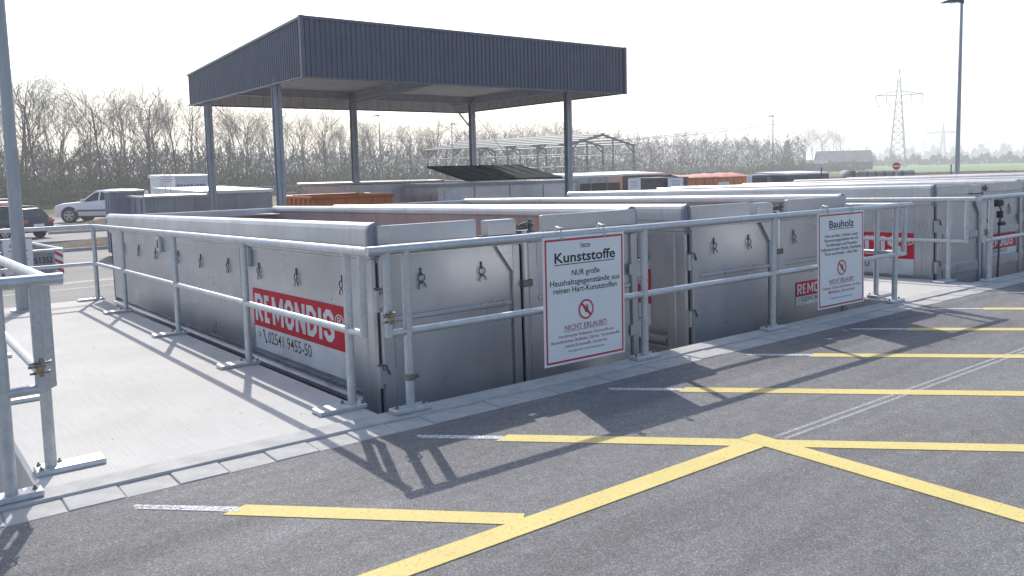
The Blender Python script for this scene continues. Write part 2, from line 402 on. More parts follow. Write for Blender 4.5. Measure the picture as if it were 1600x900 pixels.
def finger_railing(xa, xb, label, yn=4.93, yf=13.48):
    rt = thing('railing', label, 'railing', (xa, yn, rz(yn, 0)), group='galvanised railings round the concrete fingers')
    W = xb-xa
    def P(x, y, h): return (x, y-yn, rz(y, h)-rz(yn, 0))
    for hh, rad, nm in ((HT, TR, 'top_rail'), (HM, MR, 'mid_rail')):
        rail(rt, nm, [P(0, yn-(.10 if hh == HT else .02), hh), P(0, yf-.06, hh), P(.06, yf, hh), P(W-.06, yf, hh), P(W, yf-.06, hh), P(W, yn-(.10 if hh == HT else .02), hh)], rad)
    for xx in (0, W): rail(rt, 'end_upright', [P(xx, yn, HM-.02), P(xx, yn, HT-.01)], .028)
    for xx, kd in ((0, 'sideR'), (W, 'side')):
        for yy in (5.15, 7.15, 9.3, 11.7): post(rt, xx, yy-yn, rz(yy, 0)-rz(yn, 0), kd, rz(yy, 0)-rz(yn, 0)+HT)
        post(rt, xx, yf-.02-yn, rz(yf, 0)-rz(yn, 0), kd, rz(yf, 0)-rz(yn, 0)+HT)
    return rt
fr1 = front_railing(2.61, 9.32, (2.755, 5.03, 6.82, 9.12), 'galvanised ramp railing carrying the two white notice signs')
fr0 = front_railing(-7.5, .60, (-6.5, -4.2, -1.9, .43), 'galvanised ramp railing cut by the left picture edge, lower left corner')
fr2 = front_railing(11.36, 18.1, (11.56, 13.8, 15.9, 17.9), 'galvanised ramp railing running out of the picture at the far right')
fr3 = front_railing(20.25, 26.9, (20.45, 22.8, 25, 26.7), 'galvanised ramp railing far beyond the right picture edge')
g0 = finger_railing(.665, 2.515, 'galvanised railing round the bright concrete finger on the left')
g1 = finger_railing(9.43, 11.26, 'galvanised railing round the second concrete finger, right of the wood container')
# locks closing the railing corners
def latch(root, loc):
    q = MB(); q.tube([(-.05, .0, .02), (.035, .0, .02), (.05, .01, .02), (.05, .05, .02)], .007, 6)
    q.tube([(-.05, 0, -.03), (.03, 0, -.03), (.045, .03, -.03)], .007, 6); q.cyl((.0, -.02, .0), (0, 0, 1), .012, .09, 8)
    o = q.build('latch', BOLT, root, loc)
    q = MB(); q.box(-.016, .016, -.010, .010, -.028, .008, .004); q.build('padlock', BRASS, o, (-.01, -.035, .0))
    q = MB(); q.box(-.04, .04, -.033, -.029, -.007, .007); q.build('strap', BOLT, o, (-.02, 0, .01))
latch(fr1, (.0, -.02, .66)); latch(fr0, (8.1, -.02, .66)); latch(fr2, (.0, -.02, .66))
q = MB(); q.cyl((0, 0, 0), (0, 0, 1), .037, .045, 14); q.box(.03, .075, -.012, .012, -.018, .018, .004); q.cyl((.055, 0, 0), (0, 1, 0), .009, .06, 8)
q.build('pipe_clamp', BOLT, fr1, (2.755-2.61, 0, .235))

# ------------------------------------------------------------------ signs on the railing
def line_(mb, x0, x1, z0, z1, y): mb.quad((x0, y, z0), (x1, y, z0), (x1, y, z1), (x0, y, z1))
def hand_mesh(mb, cx, cz, s, y):                  # open palm, five fingers
    def P(x, z): return (cx+x*s, y, cz+z*s)
    mb.add([P(-.30, -.62), P(.22, -.62), P(.36, -.2), P(.34, .12), P(-.32, .12), P(-.36, -.2)], [(0, 1, 2, 3, 4, 5)])
    for x0, l, tl in ((-.26, .46, -.08), (-.08, .62, -.02), (.10, .58, .03), (.26, .42, .10)):
        mb.add([P(x0-.065, .08), P(x0+.065, .08), P(x0+.06+tl, .08+l), P(x0-.05+tl, .08+l)], [(0, 1, 2, 3)])
    mb.add([P(-.34, -.3), P(-.26, -.05), P(-.58, .22), P(-.68, .12)], [(0, 1, 2, 3)])
def prohibition(sg, cx, cz, rad, y, ringm):
    q = MB(); n = 40
    q.add([(cx+rad*math.cos(2*math.pi*i/n), y-.0006, cz+rad*math.sin(2*math.pi*i/n)) for i in range(n)], [tuple(range(n))]); sym = q.build('prohibition_symbol', WHITE, sg)
    q = MB(); hand_mesh(q, cx+.006, cz+.005, rad*.62, y-.0014); q.build('hand_pictogram', BLACK, sym)
    q = MB(); V = []
    for i in range(n):
        a = 2*math.pi*i/n; V += [(cx+rad*math.cos(a), y-.0022, cz+rad*math.sin(a)), (cx+rad*.82*math.cos(a), y-.0022, cz+rad*.82*math.sin(a))]
    q.add(V, [(2*i, 2*((i+1) % n), 2*((i+1) % n)+1, 2*i+1) for i in range(n)])
    t = rad*.09; k = rad*.83*.7071; q.add([(cx-k-t, y-.0024, cz+k-t), (cx-k+t, y-.0024, cz+k+t), (cx+k+t, y-.0024, cz-k+t), (cx+k-t, y-.0024, cz-k-t)], [(0, 1, 2, 3)])
    q.build('red_ring', ringm, sym)
def notice(loc, W, H, label, lines, ring_z, tilt=(0, 0, 0), ring_r=.085):
    sg = thing('notice_sign', label, 'sign', loc, tilt, group='white notice signs')
    q = MB(); q.box(0, W, -.004, .004, 0, H, .003); q.build('panel', WHITE, sg)
    q = MB(); y = -.0048; a, b_ = .018, .034
    line_(q, a, W-a, H-b_, H-a, y); line_(q, a, W-a, a, b_, y); line_(q, a, b_, b_, H-b_, y); line_(q, W-b_, W-a, b_, H-b_, y)
    q.build('red_border', SRED, sg)
    for body, cap, width, z, bold, mt, ul in lines:
        o = fit_text('lettering', body, mt, sg, frame((W*.5+.004, -.0056, z), (1, 0, 0), (0, 0, 1)), cap, width, bold)
        if ul:
            u_ = MB(); line_(u_, W*.5-width/2, W*.5+width/2, z-cap*.26, z-cap*.26+max(.004, cap*.085), -.0056); u_.build('underline', mt, o)
    prohibition(sg, W*.5, ring_z, ring_r, -.0056, SRED)
    for cx in (W*.22, W*.74):
        q = MB(); q.tube([(cx, -.008, H-.03), (cx, -.010, H+.02), (cx, .012, H+.068), (cx, .06, H+.072), (cx, .082, H+.04)], .006, 6); q.box(cx-.018, cx+.018, -.012, .03, H+.055, H+.069, .003)
        q.build('hanging_clip', GALV, sg)
    return sg
W1 = .845
notice((3.895, 4.716, .125), W1, .985, 'white notice sign headed harte Kunststoffe hanging on the railing',
  [('harte', .030, .10, .898, .004, BLACK, True), ('Kunststoffe', .076, .63, .787, .018, BLACK, True), ('NUR große', .044, .29, .680, .008, BLACK, False),
   ('Haushaltsgegenstände aus', .044, .725, .611, .008, BLACK, False), ('reinen Hart-Kunststoffen', .044, .66, .552, .008, BLACK, False),
   ('NICHT ERLAUBT:', .040, .45, .262, .006, SOFT, True), ('Verschmutzte Farbeimer, Kunststoffe aus', .023, .585, .208, .004, SOFT, False),
   ('Baumaßnahmen, Rollläden, Dächer, Verbundstoffe,', .023, .72, .168, .004, SOFT, False), ('weiche Kunststoffe, Gummi etc.', .023, .445, .128, .004, SOFT, False),
   ('Bei Fragen bitte an das Personal wenden', .015, .375, .090, .002, BLACK, False)], .405, (0, 0, R(-.4)), .078)
notice((7.515, 4.716, .125), W1, .985, 'white notice sign headed Bauholz hanging further right on the railing',
  [('Bauholz', .074, .45, .827, .018, BLACK, True), ('Holz wie Bau-, Umbau- sowie', .031, .60, .730, .005, BLACK, False), ('Renovierungsarbeiten wie z.B.', .031, .62, .684, .005, BLACK, False),
   ('Vertäfelungen und Paneelen,', .031, .58, .638, .005, BLACK, False), ('Fußbodenbretter, Parkett, Dachlatten,', .031, .74, .592, .005, BLACK, False), ('Türen und Fenster - ohne Glas -', .031, .63, .546, .005, BLACK, False),
   ('NICHT ERLAUBT:', .042, .46, .252, .006, SOFT, True), ('Laminat, Türen und Fenster mit Glas,', .028, .70, .195, .004, SOFT, False), ('Möbelholz, Gartenhölzer', .028, .49, .150, .004, SOFT, False),
   ('Bei Fragen bitte an das Personal wenden', .015, .39, .090, .002, BLACK, False)], .405, (R(-1.2), 0, R(-1.0)), .080)

# ------------------------------------------------------------------ roll-off containers in the pits
q = MB(); q.box(-.006, .006, -.012, -.002, .015, .075)
ring = [(.030*math.cos(a), -.016, .0+.030*math.sin(a)) for a in [2*math.pi*i/10 for i in range(11)]]
q.tube(ring,   .0052, 5, False)
cshape = [(.004+.032*math.cos(a), -.016, -.068+.032*math.sin(a)) for a in [R(t) for t in (215, 180, 140, 100, 60, 20, -20)]]
q.tube(cshape,   .0052, 5)
HOOKM = q.mesh('tarp_hook', DSTEEL)
BLOCK = {'R': (1, [[(0, 0), (0, 1)], [(0, 1), (.75, 1), (1, .86), (1, .62), (.75, .47), (0, .47)], [(.42, .47), (1, -.1)]]),
  'E': (.82, [[(0, 0), (0, 1)], [(0, 1), (.9, 1)], [(0, .5), (.78, .5)], [(0, 0), (.9, 0)]]), 'M': (1.3, [[(0, 0), (0, 1)], [(1, 0), (1, 1)], [(.04, 1), (.5, .22), (.96, 1)]]),
  'O': (1, [[(0, .2), (0, .8), (.28, 1), (.72, 1), (1, .8), (1, .2), (.72, 0), (.28, 0), (0, .2)]]), 'N': (1.05, [[(0, 0), (0, 1)], [(1, 0), (1, 1)], [(.02, 1), (.98, 0)]]),
  'D': (1, [[(0, 0), (0, 1)], [(0, 1), (.6, 1), (1, .8), (1, .2), (.6, 0), (0, 0)]]), 'I': (.34, [[(.5, 0), (.5, 1)]]),
  'S': (.98, [[(1, .74), (1, .84), (.72, 1), (.28, 1), (0, .84), (0, .66), (.25, .55), (.75, .45), (1, .34), (1, .16), (.72, 0), (.28, 0), (0, .16), (0, .26)]])}
def block_letters(word, m0, x, y, width, h, mt, parent):
    ws = [BLOCK[c][0] for c in word]; gap = .17; un = width/(sum(ws)+gap*(len(ws)-1)); t = .30*un; th = min(t, .19*h); q = MB()
    for c in word:
        cw = BLOCK[c][0]*un; k = 0
        for pl in BLOCK[c][1]:
            P = [Vector((x+t/2+u_*max(0, cw-t) if cw > t*1.2 else x+cw/2, y+th/2+v_*(h-th))) for u_, v_ in pl]
            closed = (P[0]-P[-1]).length < 1e-6
            if not closed and c not in 'S':
                a = (P[1]-P[0]).normalized(); e = (P[-1]-P[-2]).normalized()
                if abs(a.x) < .01: P[0] = P[0]-a*th/2
                if abs(e.x) < .01: P[-1] = P[-1]+e*th/2
            V = []; n = len(P)
            for i in range(n):
                d0 = (P[i]-P[i-1]).normalized() if i > 0 else ((P[-1]-P[-2]).normalized() if closed else (P[1]-P[0]).normalized())
                d1 = (P[i+1]-P[i]).normalized() if i < n-1 else ((P[1]-P[0]).normalized() if closed else d0)
                n0 = Vector((-d0.y, d0.x)); n1 = Vector((-d1.y, d1.x)); mm = (n0+n1).normalized(); sc_ = min(1.5, 1/max(.5, mm.dot(n0)))
                wd = (t*abs(mm.x)+th*abs(mm.y))/(abs(mm.x)+abs(mm.y))/2
                V += [P[i]+mm*wd*sc_, P[i]-mm*wd*sc_]
            q.add([m0 @ Vector((v.x, v.y, .0030+.0005*k)) for v in V], [(2*i, 2*i+2, 2*i+3, 2*i+1) for i in range(n-1)]); k += 1
        x += cw+gap*un
    return q.build('lettering', mt, parent)
def sticker(root, o, xa, ya, Lr, hr, hw, small=False):
    """red band with the firm's name, white band with phone number below; o = lower left corner of the white band"""
    m0 = frame(o, xa, ya); nz_ = Vector(xa).cross(Vector(ya))
    def at(x, y, k): return m0 @ Vector((x, y, k))
    q = MB(); q.quad(at(0, hw, .002), at(Lr, hw, .002), at(Lr, hw+hr, .002), at(0, hw+hr, .002)); st = q.build('sticker', RED, root)
    q = MB(); q.quad(at(.02 if not small else 0, 0, .002), at(Lr, 0, .002), at(Lr, hw, .002), at(.02 if not small else 0, hw, .002)); q.build('white_band', STW, st)
    def put(body, cap, x, y, width, bold, mt): fit_text('lettering', body, mt, st, m0 @ Matrix.Translation((x, y, .0032)), cap, width, bold, 'LEFT')
    block_letters('REMONDIS', m0, Lr*.025, hw+hr*.14, Lr*.86, hr*.72, STW, st)
    put('®', hr*.26, Lr*.895, hw+hr*.54, Lr*.08, .01, STW)
    put('>', hw*.42, Lr*.05, hw*.42, Lr*.03, 0, BLACK)
    put('02541 9455-50', hw*.50, Lr*.17, hw*.38, Lr*.485, 0.002, BLACK)
    hs = MB(); p0 = [(.122, .90), (.122, .76), (.130, .60), (.142, .46), (.153, .38)]
    hs.tube([at(Lr*a, hw*b_, .004) for a, b_ in p0], [hw*.05, hw*.025, hw*.02, hw*.025, hw*.05], 6); hs.build('handset_symbol', BLACK, st)
    return st
def container(label, loc, W=2.82, L=8.75, sty=.52, door='plain', doorstick=None, H=2.30, doors_open=False):
    rt = thing('waste_container', label, 'container', loc, (-math.atan(SL), 0, 0), group='grey roll-off containers in the pits')
    B = 1.03                                      # local height of the finger deck
    # floor, base
    q = MB(); q.box(.14, W-.14, .1, L-.1, .18, .26); q.build('floor', CIN, rt)
    for xx in (.75, W-.95):
        q = MB(); q.box(xx, xx+.2, .05, L-.05, 0, .18); q.build('skid', DSTEEL, rt)
    for side in (0, 1):
        def sx_(x): return x if side == 0 else W-x
        wp = [(.05, 2.03), (.05, B-.04), (.11, B-.045), (.11, B-.085), (.075, B-.09), (.02, B-.115), (.02, B-.15), (.11, B-.155), (.11, B-.195), (.045, B-.20), (.045, B-.222), (.11, B-.225), (.11, .2), (.15, .2), (.15, 1.1), (.095, 1.15), (.095, 2.03)]
        q = MB(); q.sweep([(sx_(x), z) for x, z in wp], .30, L); q.build('side_wall', CPAINT, rt)
        q = MB(); q.box(min(sx_(.098), sx_(.112)), max(sx_(.098), sx_(.112)), .3, L-.06, 1.16, 2.185); q.build('inner_lining', CIN, rt)
        rp = [(.096, 2.00), (.096, 2.19), (.12, 2.205)]+[(.066+.066*math.cos(R(t)), 2.234+.066*math.sin(R(t))) for t in (-15, 15, 45, 70, 90, 110, 135, 165)]+[(0, 2.21), (0, 2.135), (.012, 2.13), (.012, 2.075), (.026, 2.07), (.026, 2.03), (.044, 2.02), (.044, 2.0)]
        q = MB(); q.sweep([(sx_(x), z) for x, z in rp], .045, L); q.build('rim_beam', CRIM, rt)
        q = MB(); q.sweep([(sx_(x*1.04-.004), z+.003) for x, z in rp], .012, .045); q.build('rim_end_cap', BLUEG, rt)
        # corner column with folds
        cp = [(.03, .03), (.045, .30), (.19, .30), (.19, .03)]
        q = MB(); q.prism([(sx_(x), y) for x, y in [(.05, .02), (.03, .04), (.03, .10), (.042, .11), (.042, .17), (.03, .18), (.03, .27), (.05, .30), (.2, .30), (.2, .02)]], .12, 2.0); q.build('corner_column', CPAINT, rt)
        for yy in (.57, 1.47, 2.37, 3.26, 4.19, 5.08, 6.1, 7.0, 7.85):
            h = link('tarp_hook', HOOKM, rt, (sx_(.05), yy, 1.80), (0, 0, R(-90 if side == 0 else 90)))
            h.rotation_euler.y = random.uniform(-.12, .12)
        if side == 0:
            for yy, kind in ((2.55, 1), (5.75, 0)):    # brackets under the rim
                q = MB(); q.box(-.0, .05, yy, yy+.16, 1.83, 2.02, .008); q.build('bracket', CPAINT, rt)
                q = MB(); q.box(-.003, 0.0, yy+.05, yy+.09, 1.88, 1.98); q.build('bracket_slot', DARK, rt)
            for yy in (2.9, 5.3):
                q = MB(); q.box(.043, .05, yy, yy+.025, B, 2.0); q.build('seam', CPAINT, rt)
            sticker(rt, Vector((.047, sty+2.06, B-.005)), (0, -1, 0), (0, 0, 1), 2.06, .37, .225)
    # front bulkhead (far end)
    q = MB(); q.box(.05, W-.05, L-.06, L, .2, 2.16); q.build('end_wall', CIN, rt)
    q = MB(); q.box(.0, W, L-.09, L+.03, 2.14, 2.27, .02); q.build('end_beam', CRIM, rt)
    q = MB(); q.prism([(W-.2, L-.1), (W-.2, L-.55), (W-.55, L-.1)], 2.16, 2.18); q.build('gusset_plate', CRIM, rt)
    # doors
    mid = W*.5
    for k, (xa, xb) in enumerate(((.06, mid-.045), (mid+.045, W-.06))):
        dr = MB(); dr.box(xa, xb, -.012, .03, .16, 2.05); dr = dr.build('door', CPAINT, rt)
        def part(nm, x0, x1, y0, y1, z0, z1, mt=CPAINT, bev=.006):
            q = MB(); q.box(x0, x1, y0, y1, z0, z1, bev); return q.build(nm, mt, dr)
        if door == 'plain':
            part('lower_panel', xa+.10, xb-.10, -.028, -.012, .22, 1.56)
            part('panel_ledge', xa+.10, xb-.09, -.045, -.0285, 1.555, 1.59)
        else:
            for z0, z1 in ((.16, .30), (1.02, 1.16), (1.50, 1.60)): part('door_rib', xa+.13, xb-.13, -.05, -.012, z0, z1)
        part('top_band', xa+(.0 if k == 0 else .18), xb-(.42 if k == 0 else .0), -.034, .02, 2.135, 2.275)
        part('upper_edge', xa, xb, -.040, .028, 2.055, 2.13)
        for x0, x1 in ((xa, xa+.095), (xb-.075, xb)): part('door_stile', x0, x1, -.046, -.0125, .15, 2.05)
        kx = xb-.075 if k == 0 else xa+.095
        s_ = -1 if k == 0 else 1
        q = MB(); V = [(kx, -.044, 2.05), (kx+s_*.16, -.044, 2.05), (kx, -.044, 1.83), (kx, -.0125, 2.05), (kx+s_*.16, -.0125, 2.05), (kx, -.0125, 1.83)]
        q.add(V, [(0, 1, 2), (3, 5, 4), (0, 3, 4, 1), (1, 4, 5, 2), (2, 5, 3, 0)]); q.build('stile_gusset', CPAINT, dr)
        for hx in ((xa+.36, xa+.93) if k == 0 else (xa+.30, xa+.9)): link('tarp_hook', HOOKM, dr, (hx, -.012, 1.86))
        xh = .035 if k == 0 else W-.035
        for zh in (.45, 1.15, 1.72):
            q = MB(); q.cyl((xh, -.02, zh), (0, 0, 1), .026, .16, 10); q.box(min(xh, xh+s_*-.14), max(xh, xh+s_*-.14), -.052, -.044, zh-.05, zh+.05); hg = q.build('hinge', CPAINT, dr)
            q = MB(); q.tube([(xh-.03, -.04, zh+.1), (xh+.03, -.06, zh+.09), (xh+.06, -.06, zh+.02)], .008, 6); q.build('hinge_pin', DSTEEL, hg)
    q = MB(); q.box(mid-.044, mid+.044, .01, .05, .16, 2.05); q.build('door_gap_shade', DARK, rt)  # dark strip paints the shade in the gap between the doors
    q = MB(); q.cyl((mid+.005, -.045, 1.14), (0, 0, 1), .030, 2.04, 12); lk = q.build('lock_rod', CPAINT, rt)
    for zz_ in (.35, .75, 1.72):
        q = MB(); q.box(mid-.05, mid+.06, -.085, -.035, zz_-.03, zz_+.03, .006); q.build('rod_guide', DSTEEL, lk)
    q = MB(); q.sweepx([(-.05, 2.14), (-.05, 2.235), (-.03, 2.262), (.05, 2.262), (.05, 2.14)], mid-.36, mid-.08); q.build('lock_box', CRIM, rt)
    q = MB(); q.box(mid-.42, mid-.05, -.055, .04, 2.132, 2.140); q.build('lock_base', DARK, rt)
    q = MB(); q.box(mid-.04, mid+.12, -.04, .03, 2.135, 2.16); q.cyl((mid, -.03, 2.19), (1, 0, 0), .022, .09, 10); q.cyl((mid+.085, -.03, 2.2), (0, 0, 1), .018, .10, 10); q.tube([(mid-.03, -.05, 2.21), (mid+.03, -.07, 2.225), (mid+.10, -.05, 2.2)], .010, 6)
    q.build('lock_claw', DSTEEL, rt)
    for xh in (-.01, W-.11):
        q = MB(); q.box(xh+.06, xh+.10, .0, .02, .16, 2.0); q.build('corner_gap_shade', DARK, rt)  # dark strips stand in for the shade of the corner gaps
    if doorstick == 'wood': sticker(rt, Vector((1.82, -.032, 1.07)), (1, 0, 0), (0, 0, 1), .92, .165, .10, True)
    if doorstick == 'rear':
        sticker(rt, Vector((1.62, -.032, 1.17)), (1, 0, 0), (0, 0, 1), .98, .22, .10, True)
        q = MB(); q.tube([(1.78, -.10, 2.02), (1.80, -.14, 1.85), (1.78, -.12, 1.6), (1.80, -.11, 1.2), (1.78, -.10, .82)], .016, 8); hs = q.build('closing_lever', DSTEEL, rt)
        q = MB(); q.box(1.68, 1.88, -.15, -.05, 1.92, 2.02, .02); q.cyl((1.78, -.13, 1.8), (0, 0, 1), .045, .10, 12); q.cyl((1.84, -.13, 1.66), (1, 0, 0), .03, .16, 10); q.build('ratchet', DARK, hs)
    return rt
container('grey roll-off container for hard plastics beside the bright concrete finger', (2.845, 5.40, -1.045))
container('grey roll-off container standing right behind the Bauholz sign', (6.33, 5.40, -1.055), W=2.92, L=8.0, doorstick='wood')
container('grey container with framed doors beyond the second concrete finger', (11.50, 5.44, -1.01), W=2.86, L=7.6, sty=.24, door='ribbed', doorstick='rear')
container('grey container at far right of which mostly the rim shows', (15.05, 5.44, -1.0), W=2.86, L=7.9, door='ribbed')
container('farthest right grey container, only its pale rim showing', (20.75, 5.6, -.98), W=2.86, L=8.2, door='ribbed')

# ------------------------------------------------------------------ canopy over the lower yard
def canopy():
    rt = thing('canopy_roof', 'dark ribbed steel canopy on five slim columns behind the containers', 'canopy', (8.85, 20.09, ZY))
    W, D = 11.46, 9.65; zb, zf, zk = 4.10-ZY, 5.60-ZY, 5.12-ZY
    def fascia(p, q_, zt0, zt1, nrm):
        # trapezoid ribs as real folds
        p = Vector(p); q_ = Vector(q_); L = (q_-p).length; t = (q_-p)/L; n = Vector(nrm); N = int(L/.145); st = L/N
        V = []; 
        for i in range(N):
            for a, o in ((0, 0), (.50, 0), (.60, .035), (.90, .035)):
                s_ = (i+a)*st; P = p+t*s_+n*(o-.035); f = s_/L
                V += [(P.x, P.y, zb+.01), (P.x, P.y, zt0+(zt1-zt0)*f-.03)]
        m_ = MB(); k = len(V)//2; m_.add(V, [(2*i, 2*i+2, 2*i+3, 2*i+1) for i in range(k-1)]); f_ = m_.build('fascia', FASC, rt)
        m_ = MB()
        for i in range(0):
            pass
        b_ = n*.02
        def bar(z0a, z0b, h, out):
            A = p+n*out; Bq = q_+n*out; A2 = p-n*.06; B2 = q_-n*.06
            V = [(A.x, A.y, z0a), (Bq.x, Bq.y, z0b), (Bq.x, Bq.y, z0b+h), (A.x, A.y, z0a+h), (A2.x, A2.y, z0a), (B2.x, B2.y, z0b), (B2.x, B2.y, z0b+h), (A2.x, A2.y, z0a+h)]
            q = MB(); q.add(V, [(0, 1, 2, 3), (4, 7, 6, 5), (0, 4, 5, 1), (2, 6, 7, 3), (0, 3, 7, 4), (1, 5, 6, 2)]); q.build('fascia_trim', FTRIM, f_)
        bar(zt0-.04, zt1-.04, .07, .025); bar(zb-.02, zb-.02, .04, .012)
        # inner lining
        i_ = n*-.10; A = p+i_; Bq = q_+i_
        q = MB(); q.quad((A.x, A.y, zb+.02), (Bq.x, Bq.y, zb+.02), (Bq.x, Bq.y, zt1-.1), (A.x, A.y, zt0-.1)); q.build('inner_cladding', SOFFIT, f_)
        nn = int(L/.5)
        for i in range(1, nn):
            P = p+t*(i*L/nn)+n*-.104; q = MB(); q.box(P.x-.008, P.x+.008, P.y-.008, P.y+.008, zb+.03, zb+.9); q.build('cladding_joint', CONC, f_)
    fascia((0, 0, 0), (W, 0, 0), zf, zf, (0, -1, 0)); fascia((0, D, 0), (0, 0, 0), zk, zf, (-1, 0, 0))
    fascia((W, 0, 0), (W, D, 0), zf, zk, (1, 0, 0)); fascia((W, D, 0), (0, D, 0), zk, zk, (0, 1, 0))
    for xx, yy in ((-.02, -.02), (W+.02, -.02)):
        q = MB(); q.box(xx-.05, xx+.05, yy-.05, yy+.05, zb-.02, zf+.03); q.build('corner_trim', FTRIM, rt)
    q = MB(); q.add([(.05, .05, zf-.1), (W-.05, .05, zf-.1), (W-.05, D-.05, zk-.1), (.05, D-.05, zk-.1)], [(0, 1, 2, 3)]); q.build('roof_sheet', FASC, rt)
    q = MB(); q.add([(.1, .1, zb+.55), (W-.1, .1, zb+.55), (W-.1, D-.1, zb+.50), (.1, D-.1, zb+.50)], [(0, 1, 2, 3)]); q.build('soffit', SOFFIT, rt)
    def ibeam(nm, a, b_, h=.28, wd=.16, mt=PSTEEL):
        a = Vector(a); b_ = Vector(b_); t = (b_-a).normalized(); up = Vector((0, 0, 1)) if abs(t.z) < .9 else Vector((0, 1, 0)); s_ = t.cross(up).normalized(); up = s_.cross(t)
        q = MB()
        for (w0, w1, h0, h1) in ((-wd/2, wd/2, h/2-.018, h/2), (-wd/2, wd/2, -h/2, -h/2+.018), (-.008, .008, -h/2, h/2)):
            V = [p+s_*ww+up*hh for p in (a, b_) for ww, hh in ((w0, h0), (w1, h0), (w1, h1), (w0, h1))]
            q.add(V, [(0, 1, 2, 3), (4, 7, 6, 5), (0, 4, 5, 1), (1, 5, 6, 2), (2, 6, 7, 3), (3, 7, 4, 0)])
        return q.build(nm, mt, rt)
    for yy in (2.15, 8.0): ibeam('roof_beam', (.3, yy, zb+.38), (W-.3, yy, zb+.38))
    for xx in (.2, 5.4, W-.7): ibeam('roof_beam', (xx, .2, zb+.36), (xx, D-.2, zb+.36), .24, .14)
    for xx, yy in ((.12, 2.15), (.15, 8.15), (5.4, 8.0), (10.75, 8.0), (10.72, 2.05)):
        ibeam('column', (xx, yy, .0), (xx, yy, zb+.25), .21, .21)
        q = MB(); q.box(xx-.18, xx+.18, yy-.18, yy+.18, .002, .03); q.build('foot_plate', PSTEEL, rt)
    for a, b_ in (((10.6, 8.0, zb-.65), (9.7, 8.0, zb+.3)), ((5.4, 7.9, zb+.1), (6.8, 5.5, zb+.5))):
        q = MB(); q.tube([a, b_], .035, 8); q.build('knee_brace', PSTEEL, rt)
    for a, b_ in (((.15, 8.15, .3), (5.4, 8.0, zb+.1)), ((5.4, 8, .3), (.15, 8.15, zb+.1)), ((10.75, 8, zb), (10.72, 2.05, .4))):
        q = MB(); q.tube([a, b_], .012, 6); q.build('tie_rod', PSTEEL, rt)
canopy()

# ------------------------------------------------------------------ lamp posts
def lamp(loc, h, label, arm=(-1, 0), rad=.088):
    rt = thing('street_lamp', label, 'lamp post', loc, group='galvanised lamp posts of the yard')
    q = MB(); q.tube([(0, 0, 0), (0, 0, 1.2), (0, 0, h)], [rad, rad*.96, rad*.52], 14); q.build('pole', LAMPS, rt)
    ax = Vector((arm[0], arm[1], 0)).normalized(); s_ = Vector((-ax.y, ax.x, 0))
    V = []
    for t, hw, zt, zb_ in ((-.05, .07, .06, -.12), (.06, .09, .07, -.06), (.30, .13, .045, -.045), (.55, .12, .0, -.075), (.72, .03, -.06, -.085)):
        c = ax*t
        V += [c+s_*hw*.7+Vector((0, 0, h+zt)), c-s_*hw*.7+Vector((0, 0, h+zt)), c-s_*hw+Vector((0, 0, h+zb_)), c+s_*hw+Vector((0, 0, h+zb_))]
    q = MB(); F_ = []
    for i in range(4): F_ += [(4*i+j, 4*i+(j+1) % 4, 4*i+4+(j+1) % 4, 4*i+4+j) for j in range(4)]
    q.add(V, F_+[(0, 3, 2, 1), (16, 17, 18, 19)]); hd = q.build('lamp_head', DGREY, rt)
    q = MB(); c = ax*.34; q.box(c.x-.12, c.x+.12, c.y-.08, c.y+.08, h-.085, h-.07); q.build('lens', WHITE, hd)
    q = MB(); q.cyl((0, 0, .01), (0, 0, 1), .16, .02, 16); q.build('foot_flange', GALV, rt)
    return rt
lamp((1.50, 13.05, dz(13.05)+.02), 8.2, 'thick grey lamp post at the left picture edge on the concrete finger')
p = bd(65.75, 33.2); lamp((p.x, p.y, ZY), 8.35, 'tall grey lamp post with flat lamp head at the right', (-.8, .6))
p = bd(54.99, 95); lamp((p.x, p.y, ZY), 8.05, 'distant lamp post above the orange skips left of the farm barn', (-.8, .6))
p = bd(28.6, 79); lamp((p.x, p.y, ZY), 8.2, 'distant lamp post seen under the canopy, before the wood', (-.8, .6))
p = bd(33.5, 91); lamp((p.x, p.y, ZY), 8.0, 'distant lamp post at the left end of the hall frame', (.8, -.6))

# ------------------------------------------------------------------ skips and boxes in the lower yard
def skip(name, label, loc, W, L, H, mt, rim=None, rotz=0, ribs=6, inside=CIN, cat='skip', group=None, slope=0.0):
    rt = thing(name, label, cat, loc, (0, 0, R(rotz)), group)
    rim = rim or mt
    for nm, x0, x1, y0, y1 in (('front_wall', .0, W, 0, .05), ('back_wall', 0, W, L-.05, L), ('side_wall', 0, .05, .051, L-.051), ('side_wall', W-.05, W, .051, L-.051)):
        q = MB(); q.box(x0, x1, y0, y1, .12, H-.03); q.build(nm, mt, rt)
    q = MB(); q.box(.06, W-.06, .06, L-.06, .12, .2); q.build('floor', inside, rt)
    for i in range(2):
        q = MB(); q.box(W*.25 if i == 0 else W*.65, W*.35 if i == 0 else W*.75, 0.1, L-.1, 0, .12); q.build('skid', DSTEEL, rt)
    for pts in ([(-.02, -.02), (W+.02, -.02)], [(-.02, L+.02), (W+.02, L+.02)], [(-.02, -.02), (-.02, L+.02)], [(W+.02, -.02), (W+.02, L+.02)]):
        q = MB(); q.tube([(x_, y_, H-.02) for x_, y_ in pts], .055, 8); q.build('rim', rim, rt)
    for i in range(ribs):
        t = (i+.5)/ribs
        for s_ in (0, 1):
            y_ = t*L; q = MB(); x_ = -.05 if s_ == 0 else W; q.box(x_, x_+.05, y_-.05, y_+.05, .15, H-.06); q.build('rib', mt, rt)
        x_ = t*W; q = MB(); q.box(x_-.04, x_+.04, -.05, 0, .15, H-.06); q.build('rib', mt, rt)
    return rt
